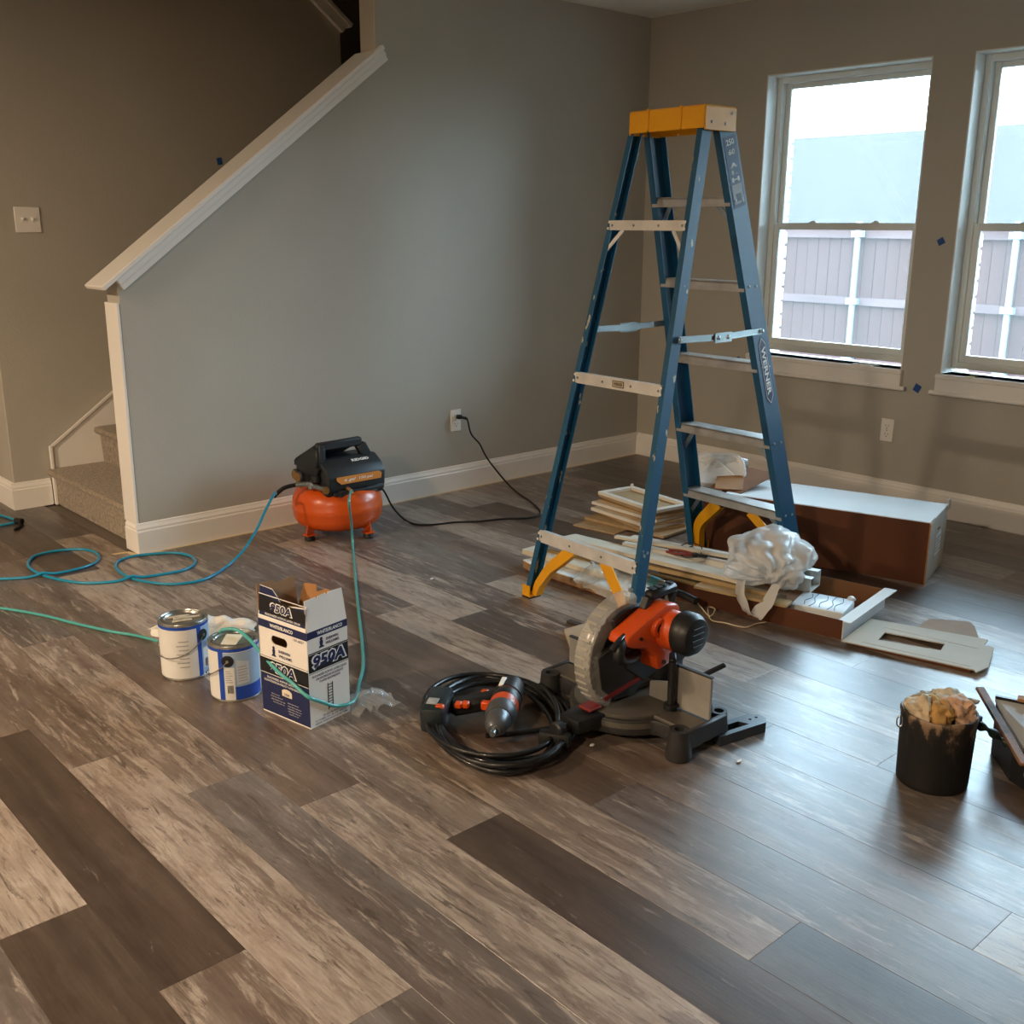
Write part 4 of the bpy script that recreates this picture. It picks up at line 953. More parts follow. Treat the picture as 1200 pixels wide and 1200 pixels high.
# base casting with wings and bulged front
pl_ = [(-.275, -.075), (-.17, -.075)]
for i in range(13): a = math.radians(205+i*130/12); pl_.append((.165*math.cos(a), -.015+.165*math.sin(a)))
pl_ += [(.17, -.075), (.275, -.075), (.275, .085), (.12, .105), (.10, .165), (-.10, .165), (-.12, .105), (-.275, .085)]
b = NB(); prism(b, pl_, .046, ZUP(.028), bev=.006, seg=2); base = obj('base', b, M_cast, saw, 40)
b = NB(); bxx(b, .10, .272, -.07, .012, .066, .082, bev=.003); obj('table_wing', b, M_castl, base); b = NB(); bxx(b, -.272, -.10, -.07, .012, .066, .082, bev=.003); obj('table_wing', b, M_castl, base)
for sx in (-1, 1):
    for y, r_ in ((-.085, .034), (.085, .028)):
        b = NB(); lathe(b, [(0, 0), (r_, 0), (r_+.003, .006), (r_*.92, .05), (r_*.82, .085), (.014, .085), (.014, .045), (0, .045)], T(sx*.248, y, 0), 24); obj('base_foot', b, M_cast, base, 40)
    b = NB(); bxx(b, sx*.272-.010, sx*.272+.006, -.09, .085, .03, .086, bev=.004); obj('end_plate', b, M_cast, base, 40)
# turntable, kerf, mitre arm
b = NB(); lathe(b, [(0, .066), (.152, .066), (.154, .070), (.154, .082), (.150, .085), (0, .085)], T(0, -.015, 0), 56); tt = obj('turntable', b, M_castl, saw, 40)
b = NB(); bxx(b, -.011, .011, -.16, .10, .0845, .0862); obj('kerf_slot_dark', b, M_sawblk, tt)  # black strip painted in for the shade of an open kerf slot
b = NB(); prism(b, [(-.05, -.15), (.05, -.15), (.036, -.255), (-.036, -.255)], .040, ZUP(.042), bev=.006, seg=2); arm = obj('mitre_arm', b, M_sawblk, saw, 40)
b = NB(); tube(b, [(0, -.25, .058), (0, -.285, .060)], .014, 16); cyl(b, .024, .03, T(0, -.280, .060) @ RX(PI/2), 18, bev=.005); obj('mitre_knob', b, M_sawblk, arm, 40)
b = NB(); lathe(b, [(.158, .050), (.166, .050), (.166, .066), (.158, .066)], T(0, -.015, 0) @ RZ(PI+.35), 30, ang=PI-.7); obj('mitre_scale', b, M_castl, base, 40)
# fences
for sx in (-1, 1):
    top = .205 if sx > 0 else .165
    b = NB(); prism(b, [(sx*.055, .084), (sx*.268, .084), (sx*.268, top), (sx*.150, top), (sx*.125, .150), (sx*.055, .130)], .010, M(((1, 0, 0, 0), (0, 0, 1, .014), (0, 1, 0, 0), (0, 0, 0, 1))), bev=.0015); fn = obj('fence', b, pm('fence_alloy', 'a5a29c', .42, .35, var=.25, vs=9), saw)
    b = NB(); bxx(b, sx*.150, sx*.270, .012, .026, top, top+.006, bev=.002); obj('fence_top', b, M_cast, fn)
    b = NB(); bxx(b, sx*.12, sx*.25, .024, .055, .084, .115, bev=.004); obj('fence_back', b, M_cast, fn)
# rear tower and swinging arm
b = NB(); bxx(b, -.05, .05, .105, .175, .07, .20, bev=.012, seg=2); tube(b, [(-.065, .14, .195), (.065, .14, .195)], .034, 20); tw = obj('tower', b, M_sawblk, saw, 40)
b = NB(); bar(b, (.012, .14, .20), (.018, .0, .262), .05, .062, (0, 0, 1), .010); sa_ = obj('swing_arm', b, M_sawblk, saw, 40)
CY, CZ, RB = -.045, .212, .140
DISC = M(((0, 0, 1, 0), (1, 0, 0, CY), (0, 1, 0, CZ), (0, 0, 0, 1)))     # disc plane = local yz
b = NB(); tp = []
for i in range(80): a = 2*PI*i/80; rr = RB if i % 2 else RB-.006; tp.append((rr*math.cos(a), rr*math.sin(a)))
prism(b, tp, .0026, DISC @ T(0, 0, -.0013)); bl = obj('blade', b, pm('blade_steel', '6f7072', .3, .9, var=.3, vs=6), saw)
b = NB(); cyl(b, .028, .012, DISC @ T(0, 0, .001), 24); obj('arbor_flange', b, M_sawblk, bl, 40)
# dark upper guard on the motor side and the lower skirt of the head
b = NB(); up_ = [(.150*math.cos(a), .150*math.sin(a)) for a in [math.radians(-28+i*150/20) for i in range(21)]]+[(-.055, .060), (-.02, -.03), (.06, -.09)]
prism(b, up_, .030, DISC @ T(0, 0, .004), bev=.003); ug = obj('upper_guard', b, M_sawblk, saw, 40)
b = NB(); lo_ = [(-.132, .03), (-.02, .06), (.09, .0), (.085, -.085), (.02, -.125), (-.055, -.118), (-.112, -.07)]
prism(b, lo_, .020, DISC @ T(0, 0, .008), bev=.004); obj('guard_plate', b, pm('guard_plate_dark', '2c2d2e', .4, var=.3), ug, 40)
b = NB(); bar(b, (.030, CY-.10, CZ-.100), (.030, CY+.06, CZ-.075), .004, .012, (0, 0, 1)); bxx(b, -.02, .028, CY-.155, CY-.105, .087, .096, bev=.003); obj('red_trim', b, M_red, ug)
# clear lower guard: curved trough with cooling notches
RG, RI = .180, .122; a0, a1 = math.radians(82), math.radians(238); n = 44; xL, xR = -.034, .026
t = bmesh.new(); ro, ri = [], []
for i in range(n+1):
    a = a0+(a1-a0)*i/n; tap = 1-.12*(i/n); c_, s__ = math.cos(a), math.sin(a)
    ro.append([t.verts.new((x, CY+RG*tap*c_, CZ+RG*tap*s__)) for x in (xL, xL+.010, xR-.010, xR)])
    ro[-1][0].co += V((0, -.008*c_, -.008*s__)); ro[-1][3].co += V((0, -.008*c_, -.008*s__))
    ri.append([t.verts.new((x, CY+RI*c_, CZ+RI*s__)) for x in (xL, xR)])
for i in range(n):
    for k in range(3): t.faces.new((ro[i][k], ro[i+1][k], ro[i+1][k+1], ro[i][k+1]))
    t.faces.new((ro[i][0], ri[i][0], ri[i+1][0], ro[i+1][0])); t.faces.new((ro[i][3], ro[i+1][3], ri[i+1][1], ri[i][1]))
t.faces.new((ro[0][0], ro[0][1], ro[0][2], ro[0][3], ri[0][1], ri[0][0]))
bmesh.ops.recalc_face_normals(t, faces=list(t.faces)); cg = obj('blade_guard', t, M_guard, saw, 50)
for i in range(12):
    a = math.radians(118+i*8.5); m_ = T(-.004, CY, CZ) @ RX(a) @ T(0, RG*(1-.12*(math.degrees(a)-82)/156)+.001, 0)
    b = NB(); box(b, (0, 0, 0), (.040, .003, .007), m_, .001); obj('guard_rib', b, pm('guard_rib', 'a19d92', .4), cg)
b = NB(); box(b, (-.004, CY+.03, CZ+RG+.002), (.016, .006, .010), bev=.002); obj('guard_tab', b, M_steel, cg)
# orange motor housing: side profile, motor barrel, black vented end cap
PX = lambda x0: M(((0, 0, 1, x0), (1, 0, 0, 0), (0, 1, 0, 0), (0, 0, 0, 1)))
b = NB(); prism(b, [(-.150, .292), (-.140, .315), (-.060, .345), (.020, .372), (.070, .362), (.085, .318), (.075, .268), (.050, .238), (.045, .192), (-.008, .182), (-.020, .226), (-.060, .262), (-.110, .274)], .070, PX(.034), bev=.009, seg=2); mh = obj('motor_housing', b, M_saworg, saw, 40)
XC = lambda y, z, x0: M(((0, 0, 1, x0), (1, 0, 0, y), (0, 1, 0, z), (0, 0, 0, 1)))
b = NB(); lathe(b, [(0, 0), (.052, 0), (.056, .004), (.056, .070), (.052, .078), (0, .078)], XC(.030, .298, .075), 32); obj('motor_barrel', b, M_saworg, mh, 40)
b = NB(); lathe(b, [(0, 0), (.058, 0), (.061, .006), (.061, .040), (.050, .056), (.030, .060), (0, .060)], XC(.036, .300, .140), 32); ec = obj('motor_end_cap', b, M_sawblk, mh, 40)
for i in range(4):
    b = NB(); box(b, (.2005, .036, .273+i*.017), (.004, .052-.006*abs(i-1.5), .006), bev=.001); obj('vent_slot', b, M_sawblk, ec)
b = NB(); lathe(b, [(.011, .012), (.018, .018), (.026, .016), (.028, .0)], XC(-.02, .315, .100), 24); bc = obj('brush_cap', b, M_saworg, mh, 40)
b = NB(); cyl(b, .0125, .020, XC(-.02, .315, .094), 18); obj('brush_hole_dark', b, M_sawblk, bc, 40)  # black disc stands in for the shade inside the brush hole
b = NB(); cyl(b, .006, .006, XC(.012, .205, .103), 12); obj('screw', b, M_sawblk, mh); b = NB(); cyl(b, .005, .006, XC(-.09, .300, .103), 12); obj('screw', b, M_sawblk, mh)
# D handle at the front, black grip on top
b = NB(); tube(b, catmull([(.075, -.125, .300), (.092, -.160, .290), (.096, -.165, .262), (.080, -.115, .240), (.062, -.055, .232)], 6), .0165, 14); hd = obj('front_handle', b, M_sawblk, saw, 50)
b = NB(); tube(b, catmull([(.080, -.130, .312), (.092, -.172, .305), (.090, -.190, .290)], 5), .008, 10); obj('trigger', b, pm('gloss_black', '2a2b2e', .15), hd, 50)
b = NB(); bar(b, (.050, -.005, .388), (.050, .110, .392), .034, .028, (0, 0, 1), .008); bar(b, (.050, .000, .385), (.050, -.02, .350), .026, .022, (0, 1, 0), .004); bar(b, (.050, .105, .385), (.050, .085, .340), .026, .022, (0, 1, 0), .004); th_ = obj('carry_handle', b, M_sawblk, saw, 40)
for i in range(4):
    b = NB(); box(b, (.050, .012+i*.026, .4075), (.024, .018, .003), bev=.001); obj('grip_pad', b, M_sawblk, th_)
# hold-down clamp, lock lever
b = NB(); tube(b, [(.150, -.005, .082), (.150, -.005, .225)], .011, 14); bar(b, (.150, -.005, .222), (.120, .03, .226), .02, .018, (0, 0, 1), .004); cyl(b, .020, .014, T(.150, -.005, .085), 18); obj('work_clamp', b, M_sawblk, saw, 40)
b = NB(); bar(b, (.215, .045, .19), (.245, .105, .215), .014, .012, (0, 0, 1), .003); obj('lock_lever', b, M_sawblk, saw)
b = NB(); tube(b, [(.02, .15, .21), (.09, .19, .23)], .012, 12); tube(b, [(.0, .12, .24), (.10, .16, .265)], .010, 12); obj('dust_spout', b, M_sawblk, tw, 40)

# slotted dark bar lying behind the saw's near end
pa, pb = FL(848, 866), FL(888, 853)
tb = root('tapping_bar', 'dark slotted bar lying on the floor behind the saw fence', 'bar', pa, math.atan2(pb.y-pa.y, pb.x-pa.x))
LL = (pb-pa).length+.02
OB = [(-.04, -.03), (LL-.02, -.03), (LL, -.010), (LL, .018), (LL-.03, .036), (-.04, .036)]
RND = lambda x, y, r: [(x+r*math.cos(2*PI*i/12), y+r*math.sin(2*PI*i/12)) for i in range(12)]
b = NB(); holed(b, OB, [[(.0, -.012), (LL*.55, -.012), (LL*.45, .016), (.0, .016)], RND(LL*.70, .008, .005), RND(LL*.86, .008, .005)], .022, ZUP(.008)); bb_ = obj('body', b, pm('bar_dark', '3c4248', .35, .3), tb)
b = NB(); prism(b, OB, .008, ZUP(0)); obj('base_plate', b, _mats['bar_dark'], tb)

# ================================================================ BLACK CORD COIL AND DRILL
cc = V((-3.125, -2.245, 0)); ev = V((.52, .854, 0)).normalized(); eu = V((ev.y, -ev.x, 0))
def coil_pts(turns, n=36):
    out = []; rg = random.Random(5)
    ph = [(rg.uniform(-.03, .03), rg.uniform(-.03, .03), rg.uniform(.86, 1.06), rg.uniform(.84, 1.05)) for _ in range(turns+2)]
    for i in range(turns*n):
        k = i/n; i0 = int(k); q = k-i0; sm = q*q*(3-2*q); A_ = [ph[i0][j]*(1-sm)+ph[i0+1][j]*sm for j in range(4)]
        a = 2*PI*q+.6; rx, ry = .190*A_[2], .285*A_[3]
        p = cc+eu*(rx*math.cos(a)+A_[0])+ev*(ry*math.sin(a)+A_[1]); p.z = .009+.0048*k+.004*math.sin(a*3+i0); out.append(p)
    return out
cl = root('cord_coil', 'thick black cord coiled on the floor in front of the miter saw', 'cord', (0, 0, 0))
b = NB(); cp_ = coil_pts(8); end_ = [V((-2.955, -2.30, .035)), V((-2.94, -2.33, .02)), V((-2.90, -2.36, .02))]
tube(b, cp_, .0078, 8); obj('cable', b, pm('cord_black', '141517', .38, coat=.2), cl, 60)
# cable crossing the open middle and a wrapped tie on the saw side
m0 = FL(600, 860, .02); m1 = FL(655, 852, .025)
b = NB(); tube(b, catmull([FL(570, 862, .028), m0, m1, FL(672, 850, .04)], 6), .0078, 8); obj('crossing_strand', b, _mats['cord_black'], cl, 60)
tc_ = FL(650, 868, .03)
b = NB(); box(b, (0, 0, 0), (.035, .090, .045), T(tc_.x, tc_.y, .036) @ RZ(.55), .012, 2); obj('tie_wrap', b, M_rub, cl, 40)
# cordless drill lying on the coil
tipd, rear = FL(577, 864, .06), FL(602, 803, .06)
dx = (tipd-rear); dx.z = 0; dx.normalize(); SD = 1.28; d0 = tipd-dx*.159*SD
dr_ = root('cordless_drill', 'orange and black cordless drill lying inside the cord coil', 'drill', (d0.x, d0.y, .030), math.atan2(dx.y, dx.x)); dr_.scale = (SD, SD, SD)
# local: +x towards the chuck, the grip lies out to the side
hs = 1 if ((RZ(dr_.rotation_euler.z) @ V((0, 1, 0))).dot(_r) < 0) else -1
b = NB(); lathe(b, [(0, -.075), (.022, -.075), (.030, -.068), (.031, -.020), (.033, .02), (.033, .055), (.030, .062), (0, .062)], T(0, 0, .03) @ RY(PI/2), 24); bd = obj('motor_body', b, M_saworg, dr_, 40)
b = NB(); lathe(b, [(0, -.088), (.020, -.088), (.029, -.080), (.0328, -.045), (.0335, -.018), (0, -.018)], T(0, 0, .03) @ RY(PI/2), 24); obj('rear_cap', b, M_sawblk, bd, 40)
b = NB(); lathe(b, [(.0332, -.012), (.0345, -.006), (.0345, .012), (.0332, .018)], T(0, 0, .03) @ RY(PI/2), 24); obj('motor_band', b, M_sawblk, bd, 40)
b = NB(); lathe(b, [(.0325, .045), (.034, .05), (.033, .074), (.028, .085), (0, .085)], T(0, 0, .03) @ RY(PI/2), 24); obj('gear_nose', b, pm('nose_grey', '54565a', .4, .3), bd, 40)
b = NB(); bxx(b, -.062, -.018, hs*.014-.006, hs*.014+.006, .056, .0625, bev=.002); obj('level_strip', b, M_white, bd)
b = NB(); lathe(b, [(0, 0), (.026, 0), (.028, .006), (.026, .014), (.0255, .030), (.018, .048), (.012, .054), (0, .054)], T(.085, 0, .03) @ RY(PI/2), 20); ck = obj('chuck', b, pm('chuck_grey', '6f7276', .35, .6, var=.2), dr_, 40)
b = NB(); cyl(b, .0065, .024, T(.135, 0, .03) @ RY(PI/2), 12); obj('bit', b, M_steel, ck, 40)
b = NB(); bar(b, (-.022, hs*.018, .026), (.014, hs*.125, .012), .044, .036, (0, 0, 1), .010); hdl = obj('grip', b, M_sawblk, dr_, 40)
b = NB(); bxx(b, .012, .028, hs*.040-.012, hs*.040+.014, .016, .038, bev=.004); obj('trigger', b, M_saworg, hdl, 40)
for x, q in ((-.036, .055), (.030, .085), (.034, .10)):
    b = NB(); box(b, (x, hs*q, .030), (.018, .016, .014), bev=.003); obj('grip_accent', b, M_saworg, hdl)
b = NB(); box(b, (.028, hs*.150, .016), (.128, .056, .060), RZ(.05), .012, 2); bt = obj('battery', b, pm('battery_black', '202a2e', .35, var=.2), dr_, 40)
b = NB(); bxx(b, .07, .088, hs*.132-.010, hs*.132+.010, .020, .048, bev=.003); obj('release_button', b, M_saworg, bt, 40)
b = NB(); box(b, (.060, hs*.152, .0468), (.030, .024, .002), bev=.0005); obj('battery_label', b, pm('worn_label', 'a9a9a4', .5, var=.4, vs=60), bt)

# ================================================================ LONG CARTON BY THE WINDOW WALL
M_bcard = pm('brown_card', '5e3620', .85, var=.18, vs=5); M_bcin = pm('brown_card_inside', '8e5f3b', .88, var=.15, vs=6); M_wcard = pm('white_card', 'dfe2e2', .6, var=.05, vs=6); M_gcard = pm('grey_card', 'c3bdb0', .75, var=.12, vs=9)
lc = root('long_carton', 'long brown carton with a white top lying beside the stepladder', 'carton', (-1.032, -2.442, 0), math.atan2(.27, .963))
CWd, CLn, CHt = .335, .99, .255       # local x across (0 = camera side), y along away from the labelled end
def pn_(par, name, x0, x1, y0, y1, z0, z1, m, bev=0.): b = NB(); bxx(b, x0, x1, y0, y1, z0, z1, bev=bev); return obj(name, b, m, par)
pn_(lc, 'side_panel', 0, .004, 0, CLn, 0, CHt, M_bcard); pn_(lc, 'side_panel', CWd-.004, CWd, 0, CLn, 0, CHt, M_bcard); pn_(lc, 'bottom_panel', .004, CWd-.004, 0, CLn, 0, .004, M_bcard)
tp_ = pn_(lc, 'top_panel', -.003, CWd+.002, -.004, CLn*.86, CHt, CHt+.004, M_wcard)
b = NB(); bar(b, (CWd-.02, -.006, CHt+.006), (CWd+.004, -.012, CHt+.014), .05, .003, (0, 1, 0)); bar(b, (-.002, -.006, CHt+.002), (.03, -.010, CHt+.010), .02, .003, (0, 1, 0)); obj('lifted_edge', b, M_wcard, tp_)
b = NB(); holed(b, [(-.002, .002), (CWd, .002), (CWd, CHt+.002), (-.002, CHt+.002)], [[(.15, .186), (.205, .186), (.205, .197), (.15, .197)]], .004, M(((1, 0, 0, 0), (0, 0, 1, -.005), (0, 1, 0, 0), (0, 0, 0, 1)))); en = obj('end_panel', b, M_gcard, lc)
b = NB(); prism(b, [(-.008, .0), (.0, -.001), (.0, .001), (-.001, .25), (-.012, .24)], .004, M(((1, 0, 0, 0), (0, 0, 1, -.006), (0, 1, 0, 0), (0, 0, 0, 1)))); obj('torn_edge', b, M_kraft, en)
pn_(en, 'shipping_label', .13, .23, -.0065, -.0055, .085, .175, M_white);
b = NB()
for i in range(5): bxx(b, .14, .22-.02*(i % 2), -.0072, -.0066, .098+i*.014, .101+i*.014)
obj('label_print', b, pm('print_dgrey', '6d7278', .6), en)
# open flaps at the far end
b = NB(); bar(b, (.05, CLn*.88, CHt+.004), (.30, CLn*.80, CHt+.055), .17, .003, (0, 0, 1)); obj('open_flap', b, M_bcin, lc)
b = NB(); bar(b, (.04, CLn*.86, CHt+.012), (.22, CLn*.92, CHt+.04), .12, .003, (0, 0, 1)); obj('open_flap', b, M_kraft, lc)
# white plastic cover sitting on the carton's open end
pw1 = FL(838, 556, .29)
cv = root('plastic_cover', 'rounded white plastic cover resting on the open end of the long carton', 'cover', (pw1.x, pw1.y, .262), -.75); cv.scale = (1.3, 1.3, 1.3)
t = bmesh.new(); pf_ = []
for ring, (k, z) in enumerate(((1.0, 0), (1.0, .012), (.93, .020), (.90, .012), (.80, .008), (.0, .006))):
    if k == 0: pf_.append([t.verts.new((0, 0, z))]); continue
    rr = []
    for i in range(32):
        a = 2*PI*i/32; c_, s__ = math.cos(a), math.sin(a); e = 3.2; d_ = (abs(c_)**e+abs(s__)**e)**(-1/e); rr.append(t.verts.new((.105*k*d_*c_, .070*k*d_*s__, z)))
    pf_.append(rr)
for A_, B_ in zip(pf_, pf_[1:]):
    for i in range(32):
        if len(B_) > 1: t.faces.new((A_[i], A_[(i+1) % 32], B_[(i+1) % 32], B_[i]))
        else: t.faces.new((A_[i], A_[(i+1) % 32], B_[0]))
t.faces.new(pf_[0][::-1]); t.transform(T(0, 0, .035) @ RX(.75))
obj('cover', t, pm('gloss_white', 'e4e8ea', .3), cv, 50)
b = NB(); tube(b, catmull([V((RX(.75) @ V((-.05, -.02, .02)))+V((0, 0, .035))), RX(.75) @ V((.0, .03, .016))+V((0, 0, .035)), RX(.75) @ V((.06, -.03, .02))+V((0, 0, .035))], 6), .0018, 6); obj('crease', b, _mats['gloss_white'], cv, 50)
b = NB(); blob(b, (.02, .05, .045), (.10, .045, .040), sub=4, amp=.25, freq=2, seed=3, fold=.3); obj('wrapping', b, pm('thin_plastic_white', 'd6d9d8', .35, alpha=.9), cv, 60)

# ================================================================ CARDBOARD TRAY WITH TRIM AND BLIND PARTS
TW, TL_, TH = .415, .82, .070
tr = root('cardboard_tray', 'shallow brown cardboard tray under the stepladder full of trim', 'tray', (-1.80, -2.54, 0), math.atan2(.17, .985))
pn_(tr, 'tray_floor', 0, TW, 0, TL_, .001, .005, M_bcin); pn_(tr, 'tray_side', -.003, 0, 0, TL_, 0, TH, M_bcard); pn_(tr, 'tray_side', TW, TW+.003, 0, TL_, 0, TH, M_bcin)
e_ = pn_(tr, 'tray_end', 0, TW, -.004, 0, 0, TH-.004, M_wcard)
b = NB(); bar(b, (.0, -.006, TH-.004), (TW+.004, -.020, TH+.004), .045, .003, (0, 0, 1)); obj('end_flap', b, M_wcard, e_)
b = NB(); bxx(b, .004, TW*.72, .004, .20, .0055, .0075); obj('paper_liner', b, M_gcard, tr)
TM = M.Translation((-1.80, -2.54, 0)) @ RZ(math.atan2(.17, .985))
def tl(x, y, z): return TM @ V((x, y, z))
TR_ = math.atan2(.17, .985)
# packaged blind slats
pk_ = root('slat_pack', 'white packet with blue stripes lying in the end of the tray', 'packet', tl(.155, .135, .008), TR_+.12)
b = NB(); box(b, (0, 0, .028), (.165, .19, .056), bev=.008, seg=2); bp_ = obj('wrapper', b, pm('packet_white', 'd5dde2', .35), pk_, 40)
M_pkb = pm('packet_blue', '3c5f80', .45)
for i, (y, l) in enumerate(((-.06, .14), (-.035, .15), (-.005, .13), (.03, .15), (.05, .12))):
    b = NB(); tube(b, catmull([(-l/2, y, .0562), (-l/6, y+.008*(-1)**i, .0568), (l/6, y-.006*(-1)**i, .0566), (l/2, y+.004, .0562)], 4), .0016, 6); obj('stripe', b, M_pkb, bp_)
b = NB(); blob(b, (.085, -.08, .055), (.018, .016, .012), sub=2, amp=.3, seed=2); obj('twisted_corner', b, _mats['packet_white'], pk_, 60)
# white blind headrail: open channel with a metal end
hr = root('blind_headrail', 'white blind headrail with its open end out in the tray', 'headrail', tl(.275, .215, .062), TR_+.06)
b = NB()
bxx(b, -.052, .052, 0, .80, 0, .003); bxx(b, -.052, -.049, 0, .80, 0, .052); bxx(b, .049, .052, 0, .80, 0, .062); bxx(b, -.052, -.020, 0, .80, .050, .053); bxx(b, .02, .052, 0, .80, .060, .063); obj('channel', b, pm('headrail_white', 'dcdcd6', .4), hr)
b = NB(); bxx(b, -.047, .047, .03, .70, .004, .030); 
for i in range(4): cyl(b, .010, .006, T(-.03+i*.02, .03, .018) @ RX(PI/2), 12)
obj('mechanism', b, pm('mechanism_metal', '7b7566', .45, .6, var=.3), hr)
b = NB(); prism(b, [(-.055, 0), (.055, .01), (.05, .06), (-.02, .07), (-.055, .05)], .05, M(((1, 0, 0, 0), (0, 0, 1, .10), (0, 1, 0, .064), (0, 0, 0, 1)))); obj('end_bracket', b, _mats['headrail_white'], hr)
# lengths of trim, each one a piece of its own
M_prim = pm('primed_trim', 'cfc6b2', .55, var=.1, vs=5, stretch=(1, .2, 1)); M_wood = pm('bare_trim', 'b59a6c', .65, var=.25, vs=8, stretch=(6, .4, 1)); M_oldt = pm('dark_trim', '8a7448', .6, var=.3, vs=8, stretch=(6, .4, 1))
def strip(label, p, rz, W, L, Hh, mat, tilt=0., name='trim_board', prof=True):
    b = NB()
    if prof: prism(b, [(0, 0), (W, 0), (W, Hh*.45), (W*.8, Hh*.62), (W*.55, Hh*.8), (W*.2, Hh), (0, Hh)], L, M(((1, 0, 0, 0), (0, 0, 1, 0), (0, 1, 0, 0), (0, 0, 0, 1))))
    else: bxx(b, 0, W, 0, L, 0, Hh, bev=.001)
    o = obj(name, b, mat); o.matrix_world = M.Translation(p) @ RZ(rz) @ RX(tilt); return tag(o, label, 'trim')
strip('wide cream trim board on top of the pile under the stepladder', tl(.045, .40, .098), TR_-.02, .105, .84, .016, M_prim, .010)
strip('primed white casing length beside the headrail in the tray', tl(.165, .52, .072), TR_+.03, .070, .72, .018, M_prim)
strip('narrow olive trim strip along the near edge of the tray', tl(.006, .22, .066), TR_+.01, .034, 1.05, .014, M_oldt)
strip('tan trim strip under the cream board in the tray', tl(.030, .30, .081), TR_-.01, .046, 1.0, .014, M_wood)
strip('dark grooved trim length at the bottom of the tray', tl(.040, .28, .008), TR_+.0, .070, .52, .055, M_oldt)
strip('cream casing length at the bottom of the tray', tl(.125, .30, .008), TR_+.01, .095, .50, .052, M_prim)
strip('bare wood offcut jutting past the tray side under the white bag', tl(-.020, .20, .074), TR_+.05, .060, .36, .010, M_wood, prof=False)
strip('cream corner bead lying on the headrail', tl(.225, .50, .128), TR_+.10, .030, .55, .010, M_prim, prof=False)
# white-topped shelf board pointing to the stair wall
s0, s1 = FL(613, 656, .045), FL(745, 700, .045); dv = s1-s0; dv.z = 0
sb = root('shelf_board', 'white-topped board with a raw edge lying under the near ladder bar', 'board', (s0.x, s0.y, 0), math.atan2(dv.y, dv.x))
b = NB(); prism(b, [(.0, .0), (.05, -.012), (dv.length, -.01), (dv.length, .17), (.03, .15)], .030, T(0, 0, .012)); obj('core', b, pm('chipboard', '9a7b58', .8, var=.2, vs=30), sb)
b = NB(); prism(b, [(.0, .0), (.05, -.013), (dv.length, -.011), (dv.length, .171), (.03, .151)], .004, T(0, 0, .042)); obj('white_face', b, M_wcard, sb)
b = NB(); prism(b, [(.02, .0), (dv.length-.02, .0), (dv.length-.02, .15), (.05, .14)], .012, T(0, 0, 0)); obj('packing_strip', b, M_bcard, sb)
strip('short white board end beside the ladder foot', FL(622, 648, .05)+V((.04, .02, 0)), math.atan2(dv.y, dv.x)-PI/2+.03, .075, .46, .020, M_prim, prof=False)
# cloudy film draped over the board
fa, fb = FL(672, 678, .06), FL(728, 700, .05)
b = NB(); sheet(b, lambda u, v: (fa.x+(fb.x-fa.x)*u+.16*v+.02*noise.noise(V((u*5, v*4, 1))), fa.y+(fb.y-fa.y)*u+.03*v+.02*noise.noise(V((u*5, v*4, 4))), .056+.05*v+.022*noise.noise(V((u*6, v*6, 8)))-.045*(1-v)*u), 18, 14)
tag(obj('film_sheet', b, pm('cloudy_film', 'd7d2c6', .25, alpha=.45, var=.1), None, 60), 'cloudy plastic film draped over the white-topped board', 'plastic film')
# white carrier bag on the pile
bgc = tl(.075, .33, .165)
bag = root('plastic_bag', 'crumpled white plastic carrier bag on top of the trim pile', 'bag', (bgc.x, bgc.y, .0), TR_)
M_bag = pm('bag_film', 'e2e2e0', .28, alpha=.58, var=.04, vs=10)
def bagblob(c, sz, ax, seed, pleat, nf):
    """gathered film: soft sack with pleats running towards the knot direction ax"""
    t = bmesh.new(); bmesh.ops.create_icosphere(t, subdivisions=5, radius=1); ax = V(ax).normalized(); e1_ = ax.orthogonal().normalized(); e2_ = ax.cross(e1_); o = V((seed, seed*2.1, seed*.7))
    for v in t.verts:
        d = v.co.normalized(); h = d.dot(ax); ph = math.atan2(d.dot(e2_), d.dot(e1_)); n1 = noise.noise(d*1.3+o); n2 = noise.noise(d*2.9+o*1.7)
        cre = abs(math.sin(ph*nf/2+2.2*n1+1.1*n2)); k = 1+.26*n1+.10*n2+pleat*(.35+.65*max(0, h+.5))*(cre-.6)+.03*noise.noise(d*8+o)
        if h > .3: k *= 1-.35*(h-.3)
        v.co = V((d.x*sz[0]*k+c[0], d.y*sz[1]*k+c[1], d.z*sz[2]*k+c[2]))
    return t
obj('bag_body', bagblob((.050, .01, .200), (.178, .152, .102), (-.6, -.5, -.4), 2.3, .20, 11), M_bag, bag, 180)
def loop(b, pts, w):
    P = catmull(pts, 7)
    def fn(u, v):
        i = min(int(u*(len(P)-1)), len(P)-2); q = u*(len(P)-1)-i; p = P[i].lerp(P[i+1], q); k = w*(.6+.5*abs(math.sin(3*u)))
        return (p.x+(v-.5)*k*.6, p.y+(v-.5)*k+.004*noise.noise(V((u*9, v*7, 2))), p.z+.010*noise.noise(V((u*9, v*5, 6))))
    sheet(b, fn, 28, 5, .0012)
b = NB(); loop(b, [V((-.07, .055, .15)), V((-.105, .045, .10)), V((-.128, .005, .045)), V((-.130, -.03, .034)), V((-.115, -.06, .075)), V((-.06, -.075, .14))], .060); obj('bag_handle', b, M_bag, bag, 70)
obj('bag_fold', bagblob((.000, -.062, .165), (.085, .075, .060), (-.5, .2, -.6), 5.1, .22, 9), M_bag, bag, 180)
